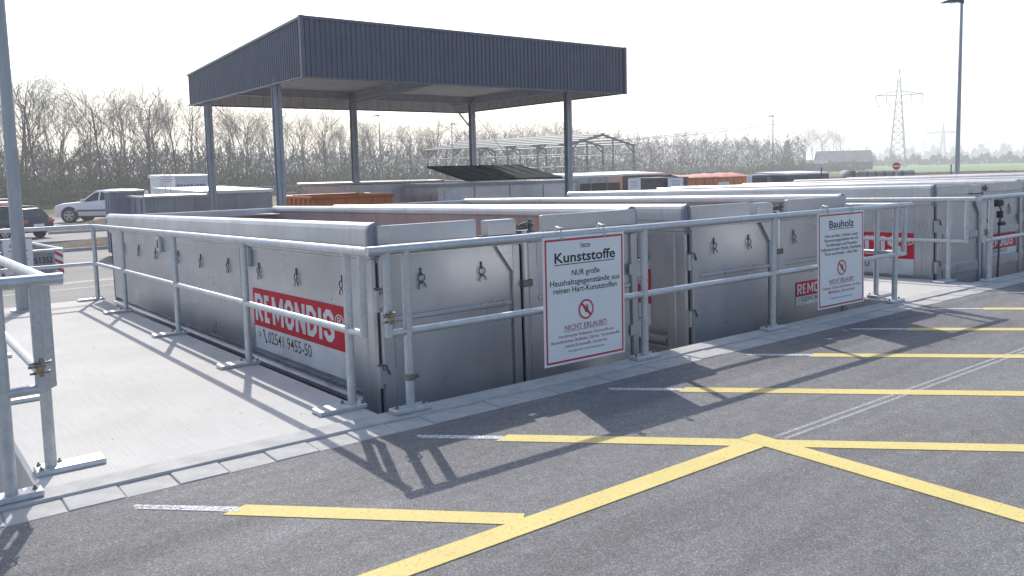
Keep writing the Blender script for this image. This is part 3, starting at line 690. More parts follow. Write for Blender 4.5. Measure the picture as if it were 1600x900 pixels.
def small_sign(loc, rotz, label, w_=.84, h_=1.0, head='', legs=0.0):
    sg = thing('notice_sign', label, 'sign', loc, (0, 0, R(rotz)), group='small notice signs in the yard')
    q = MB(); q.box(0, w_, -.006, .006, 0, h_, .003); q.build('panel', WHITE, sg)
    if head: text('lettering', head, .12, BLACK, sg, frame((w_/2, -.0075, h_*.78), (1, 0, 0), (0, 0, 1)), .9, .01)
    rnd = random.Random(len(label)); q = MB()
    z = h_*(.66 if head else .8)
    while z > h_*.3:
        wl = rnd.uniform(.45, .8)*w_; line_(q, (w_-wl)/2, (w_+wl)/2, z, z+.022, -.0075); z -= .085
    q.build('print_line', MATS['print_dark_red'] if not head else BLACK, sg)['kind'] = 'stuff'
    for cx in (.2, w_-.2):
        q = MB(); q.box(cx-.015, cx+.015, -.01, .03, h_-.02, h_+.05); q.build('clip', GALV, sg)
        if legs: q = MB(); q.tube([(cx, .02, -legs), (cx, .02, .1)], .02, 8); q.build('leg', GALV, sg)
    return sg
# skip on the left with hazard boards
hs = skip('skip_container', 'low grey skip with number 051352 and red white hazard board', (1.65, 27.0, ZY), 2.58, 6.0, .86, BLUEG, CRIM, 5, 5, SOIL, group='open skips in the lower yard')
fit_text('lettering', '051352', BLACK, hs, frame((2.02, -.056, .50), (1, 0, 0), (0, 0, 1)), .17, .58, .012)
for x0 in (2.36,):
    hb = MB(); hb.box(x0, x0+.22, -.075, -.055, .14, .82); hb = hb.build('hazard_board', WHITE, hs)
    for k in range(3):
        z = .16+.22*k; q = MB(); q.add([(x0, -.077, z+.14), (x0+.22, -.077, z), (x0+.22, -.077, z+.10), (x0, -.077, z+.24)], [(0, 1, 2, 3)])
        q.build('red_stripe', SRED, hb)
q = MB(); q.quad((.2, -.056, .12), (1.35, -.056, .12), (1.35, -.056, .36), (.2, -.056, .36)); st = q.build('sticker', RED, hs)
block_letters('REMONDIS', frame((.2, -.056, .12), (1, 0, 0), (0, 0, 1)), .06, .04, 1.03, .16, STW, st)
q = MB(); q.box(1.02, 1.70, -.12, -.06, .55, 1.12); q.build('hitch_plate', BLUEG, hs)
small_sign((2.70, 26.78, -1.0), 4, 'white notice sign headed Bauschutt, half hidden by the left lamp post', .72, 1.0, 'Bauschutt')
skip('skip_container', 'orange ribbed skip standing under the canopy', (10.95, 24.6, ZY), 2.8, 2.6, 2.15, ORANGE, ORANGE, -3, 6, ORANGE, group='open skips in the lower yard')
skip('skip_container', 'long grey skip behind the orange skip under the canopy', (12.3, 24.3+4.2, ZY), 5.2, 2.6, 2.52, CPAINT, CRIM, -20, 5, group='open skips in the lower yard')
def closed_box(name, label, loc, W, L, H, rotz, wall, roof, dark_front=False, cat='container', group=None, pitch=0.0):
    rt = thing(name, label, cat, loc, (0, 0, R(rotz)), group)
    q = MB(); q.box(0, W, 0, L, 0, H-.12); q.build('body', wall, rt)
    q = MB(); q.add([(-.08, -.08, H-.12), (W+.08, -.08, H-.12), (W+.08, L+.08, H-.12), (-.08, L+.08, H-.12), (-.08, -.08, H), (W+.08, -.08, H), (W+.08, L+.08, H+pitch), (-.08, L+.08, H+pitch)],
          [(0, 3, 2, 1), (4, 5, 6, 7), (0, 1, 5, 4), (1, 2, 6, 5), (2, 3, 7, 6), (3, 0, 4, 7)]); q.build('roof', roof, rt)
    for x_ in (0, W-.1):
        q = MB(); q.box(x_-.01, x_+.11, -.015, .0, 0, H-.13); q.build('corner_post', wall, rt)
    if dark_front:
        q = MB(); q.box(W*.12, W*.95, -.012, -.002, .3, H-.5); q.build('open_front_shade', DGREY, rt)  # dark panel paints the shaded interior behind the opening
    n = max(2, int(W/1.2))
    for i in range(1, n):
        q = MB(); x_ = W*i/n; q.box(x_-.025, x_+.025, -.03, -.013, .1, H-.14); q.build('door_rib', wall, rt)
    return rt
# covered container with open black lids
g2 = closed_box('lidded_container', 'grey closed container with open black lids under the canopy', (15.0, 23.6, ZY), 5.9, 2.4, 2.46, -3, CPAINT, BLUEG, group=None)
for i in range(2):
    q = MB(); x0 = 1.85+i*2.15; q.add([(x0, 1.2, 2.50), (x0+2.25, 1.2, 2.50), (x0+2.05-.5, 3.2, 3.02), (x0-.5, 3.2, 3.02), (x0, 1.2, 2.56), (x0+2.25, 1.2, 2.56), (x0+2.05-.5, 3.2, 3.08), (x0-.5, 3.2, 3.08)],
          [(0, 1, 2, 3), (4, 7, 6, 5), (0, 4, 5, 1), (1, 5, 6, 2), (2, 6, 7, 3), (3, 7, 4, 0)]); ld = q.build('lid', LIDM, g2)
    for j in range(4):
        q = MB(); xx = x0+.15+j*.6; q.tube([(xx, 1.25, 2.565), (xx-.5, 3.15, 3.085)], .014, 6); q.build('lid_rib', LIDM, ld)
q = MB(); q.box(.25, .85, -.02, -.014, 1.75, 2.25); q.build('poster', STW, g2)
closed_box('storage_container', 'pale blue grey box container with bright white roof, left of the canopy column', (10.3, 34.0, ZY), 3.0, 6.5, 2.30, 0, BLUEG, WROOF, pitch=.12)
sk = skip('skip_container', 'blue grey skip end panel standing before the white roofed container', (7.5, 31.0, ZY), 2.15, 2.4, 2.22, BLUEG, CRIM, 2, 3, group='open skips in the lower yard')
sk = skip('skip_container', 'tall blue grey skip covering the tail of the white car', (6.85, 33.0, ZY), 1.12, .8, 2.42, BLUEG, CRIM, 3, 3, group='open skips in the lower yard')
small_sign((9.75, 37.5, 1.22), 0, 'small white sign on legs above the white container roof', .62, .5, '', .35)
closed_box('box_trailer', 'white box trailer with blue lettering far behind the white roof', (15.6, 60.0, ZY+.35), 3.5, 2.6, 2.65, 0, STW, WROOF, cat='trailer', pitch=.1)
tb = bpy.data.objects['box_trailer']; q = MB()
for i in range(10):
    h_ = .22+.08*random.random(); q.quad((.9+i*.22, -.035, 1.75), (1.06+i*.22, -.035, 1.75), (1.06+i*.22, -.035, 1.75+h_), (.9+i*.22, -.035, 1.75+h_))
o_ = q.build('blue_print', mat('print_blue', (.10, .11, .30), .5), tb); o_['kind'] = 'stuff'
for x_ in (.8, 2.8):
    q = MB(); q.cyl((x_, -.03, -.02), (0, 1, 0), .33, .2, 16); q.build('wheel', TYRE, tb)
# open shelters and orange skips on the right
closed_box('open_shelter', 'white roofed shelter with dark open front right of the canopy column', (34.0, 38.0, ZY), 4.15, 3.0, 2.42, 0, CPAINT, WROOF, True, 'shelter', 'white roofed shelters', .15)
closed_box('open_shelter', 'white roofed shelter beside the orange skips, its front half closed', (38.35, 38.2, ZY), 3.9, 3.0, 2.45, 0, DGREY, WROOF, True, 'shelter', 'white roofed shelters', .15)
closed_box('storage_container', 'small dark container with a white sign, left of the orange skips', (36.2, 33.2, ZY), 2.6, 2.4, 2.22, 0, DGREY, DGREY)
small_sign((33.5, 32.9, .2), 0, 'white notice sign in front of the white roofed shelter', 1.0, .78)
small_sign((36.9, 33.0, .2), 0, 'white notice sign on the small dark container', 1.35, .72)
skip('skip_container', 'bright orange covered skip between dark container and grey van', (38.9, 33.6, ZY), 3.3, 2.4, 2.12, ORANGE, ORANGE, 0, 4, ORANGE, group='open skips in the lower yard')
skip('skip_container', 'second bright orange covered skip just left of the grey van', (42.4, 34.0, ZY), 3.3, 2.4, 2.10, ORANGE, ORANGE, 0, 4, ORANGE, group='open skips in the lower yard')
for o, seed in ((bpy.data.objects['skip_container.005'], 1), (bpy.data.objects['skip_container.006'], 2)):   # sagging tarpaulins
    rnd = random.Random(seed); q = MB(); N = 9; V = []
    for i in range(N):
        for j in range(6): V.append((-.1+3.5*i/(N-1), -.1+2.6*j/5, 2.1+.22*math.sin(math.pi*j/5)+rnd.uniform(-.05, .07)))
    q.add(V, [(i*6+j, (i+1)*6+j, (i+1)*6+j+1, i*6+j+1) for i in range(N-1) for j in range(5)], True); q.build('tarpaulin', mat('orange_tarp', (.72, .22, .13), .4, var=.25, scale=3), o)
small_sign((42.0, 33.4, -.2), 0, 'white notice sign before the orange skips', 1.1, .75)
small_sign((44.9, 33.4, .1), 0, 'narrow white notice sign between orange skip and van', .55, .8)
closed_box('storage_container', 'dark container with pale roof right of the grey van', (53.0, 36.0, ZY), 5.6, 2.5, 2.15, 0, DGREY, WROOF, pitch=.12)

# ------------------------------------------------------------------ vehicles
def car(name, label, loc, head, st, paint, cat='car', sc_=1.08):
    """st: stations (x, z_low, z_belt, z_top, half width low, half width belt, half width top); x forward"""
    rt = thing(name, label, cat, loc, (0, 0, R(head)))
    k = sc_
    q = MB(); V = []; 
    for (x_, zl, zb_, zt, wl, wb, wt) in st:
        ring = [(-wl*.96, zl), (-wb, zl+(zb_-zl)*.45), (-wb*.97, zb_), (-wt, zt-.03 if zt > zb_+.05 else zb_+.01), (-wt*.6, zt), (wt*.6, zt), (wt, zt-.03 if zt > zb_+.05 else zb_+.01), (wb*.97, zb_), (wb, zl+(zb_-zl)*.45), (wl*.96, zl)]
        V += [(x_*k, y_*k, z_*k) for y_, z_ in ring]
    n = 10; F_ = []
    for i in range(len(st)-1): F_ += [(i*n+j, i*n+(j+1) % n, (i+1)*n+(j+1) % n, (i+1)*n+j) for j in range(n)]
    F_ += [tuple(range(n)), tuple(range((len(st)-1)*n+n-1, (len(st)-1)*n-1, -1))]
    q.add(V, F_, True); body = q.build('body', paint, rt)
    bv = body.modifiers.new('bevel', 'BEVEL'); bv.width = .03; bv.segments = 2; bv.limit_method = 'ANGLE'; bv.angle_limit = R(25)
    return rt, k
def interp(st, x_):
    for a, b_ in zip(st, st[1:]):
        if a[0] >= x_ >= b_[0]:
            t = (x_-a[0])/(b_[0]-a[0]); return [u_+(v_-u_)*t for u_, v_ in zip(a, b_)]
def side_glass(rt, k, st, x0, x1, x2, x3, lo=.10, hi=.86):   # x0,x1 bottom ; x3,x2 top
    for s_ in (-1, 1):
        P = []
        for x_, t in ((x0, lo), (x1, lo), (x2, hi), (x3, hi)):
            _, zl, zb_, zt, wl, wb, wt = interp(st, x_); z_ = zb_+(zt-.03-zb_)*t; y_ = wb*.97+(wt-wb*.97)*t+.012
            P.append((x_*k, s_*y_*k, z_*k))
        q = MB(); q.quad(*P); q.build('side_window', GLASS, rt)
def end_glass(rt, k, xa, za, wa, xb, zb_, wb_, nm):
    q = MB(); q.quad((xa*k, -wa*k, za*k), (xa*k, wa*k, za*k), (xb*k, wb_*k, zb_*k), (xb*k, -wb_*k, zb_*k)); q.build(nm, GLASS, rt)
def wheels(rt, k, xs, y_, rad):
    for x_ in xs:
        for s_ in (-1, 1):
            q = MB(); q.cyl((0, 0, 0), (0, 1, 0), rad*1.22*k, .04*k, 24); q.build('wheel_arch', DARK, rt, (x_*k, s_*(y_-.045)*k, (rad+.03)*k))
            wh = MB(); wh.cyl((0, 0, 0), (0, 1, 0), rad*k, .22*k, 24); wh = wh.build('wheel', TYRE, rt, (x_*k, s_*(y_-.09)*k, rad*k))
            q = MB(); q.cyl((0, s_*.115*k, 0), (0, 1, 0), rad*.20*k, .03*k, 12)
            for a in range(5):
                an = 2*math.pi*a/5+.3; c, s2 = math.cos(an), math.sin(an); t = Vector((c, 0, s2)); pz = Vector((-s2, 0, c)); y0 = s_*.118*k
                V = [t*rad*.12*k-pz*.06*k, t*rad*.62*k-pz*.05*k, t*rad*.62*k+pz*.05*k, t*rad*.12*k+pz*.06*k]
                q.add([(v.x, y0, v.z) for v in V], [(0, 1, 2, 3)])
            rg = [(rad*.66*k*math.cos(2*math.pi*i/20), s_*.115*k, rad*.66*k*math.sin(2*math.pi*i/20)) for i in range(21)]; q.tube(rg, .025*k, 6, False)
            q.build('rim', RIM, wh)
WPAINT = mat('white_car_paint', (.80, .79, .77), .25, var=.03); BPAINT = mat('dark_blue_car_paint', (.018, .026, .045), .22, var=.1); GPAINT = mat('grey_green_van_paint', (.10, .13, .14), .3, var=.1)
suv = [(2.32, .42, .72, .78, .62, .70, .60), (2.25, .30, .86, .92, .80, .84, .74), (1.9, .28, .96, 1.03, .88, .92, .80), (1.0, .28, 1.04, 1.10, .90, .94, .80), (.82, .28, 1.05, 1.16, .90, .94, .76), (.10, .28, 1.08, 1.66, .90, .94, .66), (-.6, .28, 1.10, 1.72, .90, .94, .66), (-1.6, .28, 1.12, 1.70, .90, .94, .66), (-2.1, .30, 1.12, 1.58, .88, .92, .64), (-2.28, .42, 1.05, 1.12, .80, .86, .60)]
rt, k = car('parked_car', 'white off-road car parked facing left beyond the soil strip', (0, 0, 0), 0, suv, WPAINT, sc_=1.28)
side_glass(rt, k, suv, .72, -.12, -.12, .12); side_glass(rt, k, suv, -.2, -1.05, -1.05, -.2); side_glass(rt, k, suv, -1.13, -1.95, -1.75, -1.13)
end_glass(rt, k, .84, 1.14, .72, .16, 1.63, .60, 'windscreen'); wheels(rt, k, (1.42, -1.40), .96, .37)
for s_ in (-1, 1):
    q = MB(); q.box(.55*k, .70*k, min(s_*.95, s_*1.13)*k, max(s_*.95, s_*1.13)*k, 1.08*k, 1.22*k, .02); q.build('wing_mirror', WPAINT, rt)
    q = MB(); q.box(2.0*k, 2.27*k, min(s_*.56, s_*.80)*k, max(s_*.56, s_*.80)*k, .78*k, .90*k, .03); q.build('headlight', GLASS, rt)
    q = MB(); q.box(-1.2*k, 1.0*k, (s_*.945-.012)*k, (s_*.945+.012)*k, .58*k, .66*k, .006); q.build('rubbing_strip', DGREY, rt)
q = MB(); q.box(-2.0*k, 1.0*k, -.9*k, .9*k, .26*k, .34*k); q.build('sill', DARK, rt)
hv = Vector((-.79, .61, 0)); c = Vector((11.0, 63.3, ZY))-hv*1.42*k
rt.location = c; rt.rotation_euler.z = math.atan2(hv.y, hv.x)
est = [(2.2, .40, .62, .66, .60, .68, .58), (2.1, .26, .70, .76, .76, .80, .70), (1.0, .24, .86, .92, .84, .87, .74), (.75, .24, .88, .96, .84, .87, .70), (.0, .24, .90, 1.40, .84, .87, .60), (-.6, .24, .91, 1.44, .84, .87, .60), (-1.5, .24, .92, 1.40, .84, .87, .58), (-1.75, .26, .92, 1.34, .83, .86, .56), (-2.12, .30, .90, .95, .80, .84, .66), (-2.22, .38, .72, .78, .74, .80, .64)]
rt, k = car('parked_car', 'dark blue estate car seen from behind at the left edge', (0, 0, 0), 0, est, BPAINT, sc_=1.12)
side_glass(rt, k, est, .70, -.10, -.10, .10); side_glass(rt, k, est, -.18, -.98, -.98, -.18); side_glass(rt, k, est, -1.06, -1.70, -1.62, -1.06)
end_glass(rt, k, -2.115, .97, .66, -1.80, 1.325, .55, 'rear_window'); wheels(rt, k, (1.35, -1.30), .88, .32)
q = MB(); q.box(-1.6*k, -.1*k, -.56*k, .56*k, 1.445*k, 1.46*k, .006); q.build('bright_roof', mat('roof_glare', (.45, .46, .48), .25), rt)  # pale plate paints sky glare onto the dark roof
for s_ in (-1, 1):
    q = MB(); q.box(-2.25*k, -2.05*k, min(s_*.50, s_*.82)*k, max(s_*.50, s_*.82)*k, .70*k, .84*k, .02); q.build('tail_light', mat('tail_red', (.45, .06, .03), .3), rt)
    q = MB(); q.tube([(-1.6*k, s_*.55*k, 1.50*k), (0, s_*.55*k, 1.50*k)], .02, 6); q.build('roof_bar', DARK, rt)
q = MB(); q.box(-2.27*k, -2.235*k, -.26*k, .26*k, .55*k, .66*k); q.build('number_plate', WHITE, rt)
q = MB(); q.tube([(-2.14*k, 0, .99*k), (-2.0*k, -.35*k, 1.08*k)], .012, 5); q.build('rear_wiper', DARK, rt)
ha = R(122); rt.location = Vector((6.75, 47.8, ZY))+Vector((math.cos(ha), math.sin(ha), 0))*1.6+Vector((-.9, -.1, 0)); rt.rotation_euler.z = ha
van = [(2.4, .40, .80, .86, .70, .76, .66), (2.3, .30, 1.0, 1.06, .84, .88, .76), (1.6, .28, 1.15, 1.24, .90, .94, .80), (.95, .28, 1.18, 1.90, .90, .94, .74), (-.5, .28, 1.2, 1.97, .90, .94, .76), (-2.2, .28, 1.2, 1.95, .90, .94, .76), (-2.4, .34, 1.1, 1.80, .88, .92, .74)]
rt, k = car('parked_van', 'grey green van with white roof behind the orange skips', (50.2, 38.5, ZY), 140, van, GPAINT, 'van', 1.05)
side_glass(rt, k, van, 1.4, .6, .6, 1.05); side_glass(rt, k, van, .45, -.7, -.7, .45); side_glass(rt, k, van, -.85, -2.1, -2.1, -.85); wheels(rt, k, (1.5, -1.5), .95, .33)
q = MB(); q.box(-2.3*k, .7*k, -.72*k, .72*k, 1.97*k, 2.0*k, .01); q.build('roof', WROOF, rt)
rt, k = car('parked_car', 'red and white car of which only a corner shows left', bd(4.75, 62, ZY), 130, est, mat('red_car_paint', (.45, .03, .05), .3), sc_=1.2)
side_glass(rt, k, est, .70, -.10, -.10, .10); wheels(rt, k, (1.35, -1.30), .88, .32)
q = MB(); q.box(-1.6*k, .0, -.56*k, .56*k, 1.445*k, 1.50*k, .01); q.build('white_roof', WROOF, rt)

# ------------------------------------------------------------------ steel hall frame, pipes, traffic sign
def hall():
    o = Vector((66.6, 75.2, ZY)); a = math.atan2(2.6, 13.5)
    rt = thing('hall_frame', 'bare steel frame of an unfinished hall before the wood', 'steel frame', o, (0, 0, a))
    W, L, H, A = 14.0, 25.0, 5.75, 7.0; HS = mat('hall_steel', (.14, .16, .19), .5, .3, var=.1); PU = mat('hall_purlin', (.48, .48, .47), .5, .2, var=.1)
    def bar(nm, p, q_, rad, mt): q = MB(); q.tube([p, q_], rad, 4, True, False); return q.build(nm, mt, rt)
    for i in range(6):
        y_ = L*i/5
        for x_ in (0, W): bar('column', (x_, y_, 0), (x_, y_, H), .17, HS)
        bar('rafter', (0, y_, H), (W/2, y_, A), .15, HS); bar('rafter', (W, y_, H), (W/2, y_, A), .15, HS)
        bar('haunch', (0, y_, H-.9), (1.9, y_, H+.25), .10, HS); bar('haunch', (W, y_, H-.9), (W-1.9, y_, H+.25), .10, HS)
    for x_ in (3.6, 9.2):
        bar('gable_post', (x_, 0, 0), (x_, 0, H+(A-H)*(1-abs(x_-W/2)/(W/2))), .12, HS); bar('gable_post', (x_, L, 0), (x_, L, H+(A-H)*(1-abs(x_-W/2)/(W/2))), .12, HS)
    for t in (0, .22, .44, .66, .88, 1.0):
        for s_ in (0, 1):
            x_ = W/2*t if s_ == 0 else W-W/2*t; z_ = H+(A-H)*t+.2; bar('purlin', (x_, -.3, z_), (x_, L+.3, z_), .11, PU)
    for z_ in (1.6, 3.1, 4.6):
        bar('side_rail', (-.15, 0, z_), (-.15, L, z_), .06, PU); bar('side_rail', (W+.15, 0, z_), (W+.15, L, z_), .06, PU); bar('side_rail', (0, -.15, z_), (W, -.15, z_), .06, PU)
    for p, q_ in (((0, L, H), (-4, L+2, 0)), ((W, 0, .2), (W, 4.4, H)), ((W, 4.4, .2), (W, 0, H))): bar('wind_brace', p, q_, .03, PU)
hall()
q = MB(); n = 20; V = []
for i in range(n):
    a = 2*math.pi*i/n; c, s_ = math.cos(a), math.sin(a); V += [(0, .55*c, .55+.55*s_), (2.3, .55*c, .55+.55*s_), (2.3, .43*c, .55+.43*s_), (0, .43*c, .55+.43*s_)]
q.add(V, [(4*i+j, 4*((i+1) % n)+j, 4*((i+1) % n)+(j+1) % 4, 4*i+(j+1) % 4) for i in range(n) for j in range(4)], True)
PM = q.mesh('concrete_pipe', PIPEC)
pl = ['nearest left end with its dark mouth showing', 'second from the left', 'third from the left', 'behind the no-entry sign', 'right of the no-entry sign', 'at the right end of the row']
for i, w_ in enumerate(pl):
    p = bd(60.25+.50*i, 112-.6*i, ZY+.62); o = link('concrete_pipe', PM, None, p, (0, 0, R(-36+random.uniform(-4, 4)))); o.scale = (.55, 1.05, 1.05)
    tag(o, 'grey concrete pipe lying in the field, '+w_, 'pipe', 'concrete pipes in the field')
p = bd(59.9, 114, ZY+.62); o = link('concrete_pipe', PM, None, p, (0, 0, R(60))); o.scale = (1.0, 1.1, 1.1); tag(o, 'grey concrete pipe facing the yard with round open end, far left of the pipe row', 'pipe', 'concrete pipes in the field')
p = bd(62.4, 58, ZY); ns = thing('traffic_sign', 'round red no-entry sign on a thin post before the pipes', 'traffic sign', p, (0, 0, R(-62.4)))
q = MB(); q.tube([(0, .03, 0), (0, .03, 2.75)], .03, 8); q.build('post', GALV, ns)
q = MB(); q.cyl((0, 0, 2.55), (0, 1, 0), .235, .02, 28); dsc = q.build('disc', mat('traffic_red', (.55, .05, .05), .5, var=.05), ns)
q = MB(); q.box(-.165, .165, -.018, -.0115, 2.51, 2.59); q.build('white_bar', WHITE, dsc)

# chain-link boundary fence: posts and wires
def fence(pts, label, h=2.1, step=4.0):
    rt = thing('boundary_fence', label, 'fence', (*pts[0], ZY), group='wire boundary fences'); o = Vector((*pts[0], 0))
    q = MB(); q.tube([(0, 0, 0), (0, 0, h)], .045, 6); q.cyl((0, 0, h), (0, 0, 1), .06, .08, 6); pm = q.mesh('post', DSTEEL)
    for a, b_ in zip(pts, pts[1:]):
        a = Vector((*a, 0))-o; b_ = Vector((*b_, 0))-o; N = max(1, int((b_-a).length/step))
        for i in range(N+1): link('post', pm, rt, a+(b_-a)*i/N)
        for z_ in (.1, .55, 1.0, 1.5, 2.0):
            q = MB(); q.tube([a+Vector((0, 0, z_)), b_+Vector((0, 0, z_))], .012, 4, False); q.build('wire', DSTEEL, rt)
A0 = bd(2, 70); A1 = bd(22, 68); A2 = bd(40, 64)
fence([(A0.x, A0.y), (A1.x, A1.y), (A2.x, A2.y)], 'dark wire fence between the yard and the wood', 2.2, 4.6)
A0 = bd(47, 66); A1 = bd(58, 62); A2 = bd(72, 70)
fence([(A0.x, A0.y), (A1.x, A1.y), (A2.x, A2.y)], 'dark wire fence posts behind the orange skips', 2.5, 6.5)

# yard kerbs, soil strips, marking
def mound(name, x0, x1, y0, y1, h, seed, rz_=0.0):
    rnd = random.Random(seed); nx, ny = int((x1-x0)*1.6)+4, int((y1-y0)*2.2)+4; V = []
    for j in range(ny):
        for i in range(nx):
            u_, v_ = i/(nx-1), j/(ny-1); e = min(1, 5*min(u_, 1-u_, v_, 1-v_)); V.append((x0+(x1-x0)*u_, y0+(y1-y0)*v_, ZY+.01+e*h*(.5+rnd.random())))
    q = MB(); q.add(V, [(j*nx+i, j*nx+i+1, (j+1)*nx+i+1, (j+1)*nx+i) for j in range(ny-1) for i in range(nx-1)], True); return struct(q.build(name, SOIL))
mound('soil_strip', 5.7, 30, 37.4, 42.2, .42, 1); mound('soil_strip', 7.4, 34, 50.5, 57.5, .5, 2); mound('soil_bank', 72, 175, 46, 74, .62, 3)
def kerbline(pts):
    for a, b_ in zip(pts, pts[1:]):
        a = Vector((*a, 0)); b_ = Vector((*b_, 0)); t = (b_-a).normalized(); s_ = Vector((-t.y, t.x, 0))*.08
        q = MB(); q.prism([((a+s_).x, (a+s_).y), ((a-s_).x, (a-s_).y), ((b_-s_).x, (b_-s_).y), ((b_+s_).x, (b_+s_).y)], ZY-.02, ZY+.13); struct(q.build('yard_kerb', KERB))
kerbline([(5.5, 37.2), (30, 37.25)]); kerbline([(5.5, 42.3), (30, 42.35)]); kerbline([(7.2, 50.2), (34, 50.3)])
q = MB(); q.add([(-12, 23.3, ZY+.004), (9, 24.6, ZY+.004), (9, 24.72, ZY+.004), (-12, 23.42, ZY+.004)], [(0, 1, 2, 3)]); struct(q.build('yard_marking', mat('cream_marking', (.52, .48, .36), .8, var=.1)))
q = MB(); q.add([(-12, 24.6, ZY+.004), (9, 25.9, ZY+.004), (9, 26.3, ZY+.004), (-12, 25.0, ZY+.004)], [(0, 1, 2, 3)]); struct(q.build('yard_gutter', KERB))
# green field on the right
q = MB(); P = [bd(57, 260), bd(78, 210), bd(78, 700), bd(57, 900)]; q.add([(p.x, p.y, ZY-.06) for p in P], [(0, 1, 2, 3)]); struct(q.build('field', FIELD))

# ------------------------------------------------------------------ trees
def tree_meshes(seed, h=16.0, spread=.33, bare=.36, lean=0.0):
    rnd = random.Random(seed); T = MB(); C = MB()
    def strip3(p, q_, r0_, r1_):                  # cheap three-sided twig
        t = (q_-p).normalized(); a = t.cross(Vector((rnd.uniform(-1, 1), rnd.uniform(-1, 1), .3))).normalized(); b_ = t.cross(a)
        V = []
        for c, rd in ((p, r0_), (q_, r1_)):
            for j in range(3):
                an = 2.094*j; V.append(c+(a*math.cos(an)+b_*math.sin(an))*rd)
        C.add(V, [(0, 1, 4, 3), (1, 2, 5, 4), (2, 0, 3, 5)], True)
    def grow(p, dr, ln, rad, lev):
        n = 4 if lev == 0 else 3; pts = [p]; dirs = [dr]; c = p; dd = dr
        for i in range(n):
            up = .10 if lev == 0 else .18
            dd = (dd+Vector((rnd.gauss(0, .13), rnd.gauss(0, .13), rnd.gauss(up*.4, .10)))*(1.0 if lev else .35)).normalized()
            c = c+dd*ln/n; pts.append(c); dirs.append(dd)
        rads = [rad*(1-.62*i/n) for i in range(n+1)]
        if lev <= 2: T.tube(pts, rads, 6 if lev == 0 else 4, lev == 0)
        else:
            for i in range(n): strip3(pts[i], pts[i+1], max(rads[i], .0085), max(rads[i+1], .0065))
        if lev >= 4: return
        nb = (8, 5, 5, 5)[lev]
        for b_ in range(nb):
            t = (bare+(1-bare)*(b_+rnd.random())/nb) if lev == 0 else (.22+.78*(b_+rnd.random())/nb)
            f = min(t*n, n-.001); i = int(f); base = pts[i].lerp(pts[i+1], f-i); bd_ = dirs[i+1]
            az = rnd.uniform(0, 2*math.pi)+b_*2.4; sv = bd_.orthogonal().normalized(); sv = Matrix.Rotation(az, 3, bd_) @ sv
            ang = rnd.uniform(.45, .95) if lev == 0 else rnd.uniform(.4, 1.0)
            nd = (bd_*math.cos(ang)+sv*math.sin(ang)); nd.z += .12; nd.normalize()
            ll = ln*(rnd.uniform(.38, .55)*(1.25-.55*t) if lev == 0 else rnd.uniform(.42, .66)*(1.15-.4*t))
            grow(base, nd, ll*(spread/.33), rads[min(i, n)]*(.55 if lev == 0 else .6), lev+1)
    grow(Vector((0, 0, -.2)), Vector((lean, 0, 1)).normalized(), h, h*.0135, 0)
    top = max(v[2] for v in C.v); f_ = 16.0/top
    for M_ in (T, C): M_.v = [(x_*f_, y_*f_, z_*f_) for x_, y_, z_ in M_.v]
    return T.mesh('trunk', BARK), C.mesh('crown', TWIG)
TV = [tree_meshes(s, 16, sp, ba) for s, sp, ba in ((3, .40, .34), (11, .36, .40), (23, .38, .30), (37, .36, .45), (51, .40, .32))]
TREE_N = 0
def plant(b_, dist, h, label, group, v=None):
    global TREE_N
    v = TREE_N % len(TV) if v is None else v; TREE_N += 1
    rt = thing('bare_tree', label, 'tree', bd(b_, dist, ZY-.15), (0, 0, random.uniform(0, 6.28)), group)
    s_ = h/16.0; rt.scale = (s_*random.uniform(.9, 1.12), s_*random.uniform(.9, 1.12), s_)
    link('trunk', TV[v][0], rt); link('crown', TV[v][1], rt)
rt_ = random.Random(5)
LA = 'leafless tree in the rear rows of the wood left of the canopy'; LB = 'leafless tree of the wood seen beneath the canopy'; LC = 'lower leafless tree of the wood right of the canopy'
def prof(b_):                                     # distance and height of the wood's edge by bearing
    pts = [(2, 100, 16.2), (9, 102, 15.8), (14.6, 106, 15.3), (18.4, 112, 14.6), (21, 130, 14.8), (28, 150, 15.8), (36, 165, 15.8), (42, 180, 14.6), (46, 200, 10.6), (51, 225, 10.4), (56, 255, 9.6)]
    for a, c in zip(pts, pts[1:]):
        if a[0] <= b_ <= c[0]:
            t = (b_-a[0])/(c[0]-a[0]); return a[1]+(c[1]-a[1])*t, a[2]+(c[2]-a[2])*t
    return pts[-1][1:]
ORD = ['first', 'second', 'third', 'fourth', 'fifth', 'sixth', 'seventh', 'eighth', 'ninth', 'tenth', 'eleventh', 'twelfth', 'thirteenth', 'fourteenth']
for row, step, dd in ((0, 1.5, 0), (1, 1.7, 10), (2, 1.9, 22)):
    b_ = 3.2+row*.5; cnt = 0
    while b_ < 56:
        ds, hh = prof(b_)
        lab = LA if b_ < 20.5 else (LB if b_ < 43.5 else LC)
        if row == 0 and 5.6 < b_ < 20.5 and cnt < 14: lab = 'tall front-row bare tree of the wood, '+ORD[cnt]+' from the left picture edge'; cnt += 1
        plant(b_+rt_.uniform(-.35, .35), ds+dd+rt_.uniform(-3, 3), hh*rt_.uniform(.80, 1.13), lab, 'bare trees of the wood, '+('left' if b_ < 20.5 else 'middle' if b_ < 43.5 else 'right'))
        b_ += step*rt_.uniform(.8, 1.2)*(1.0 if b_ < 22 else .95)
for i, (b_, h) in enumerate(((57.0, 21), (57.5, 23), (58.0, 24), (58.6, 22), (59.1, 20))):
    plant(b_, 430+i*4, h, 'faint leafless tree behind the farm barn, '+('leftmost', 'second from left', 'middle one', 'fourth from left', 'rightmost')[i]+' of the clump', 'tree clump behind the barn')
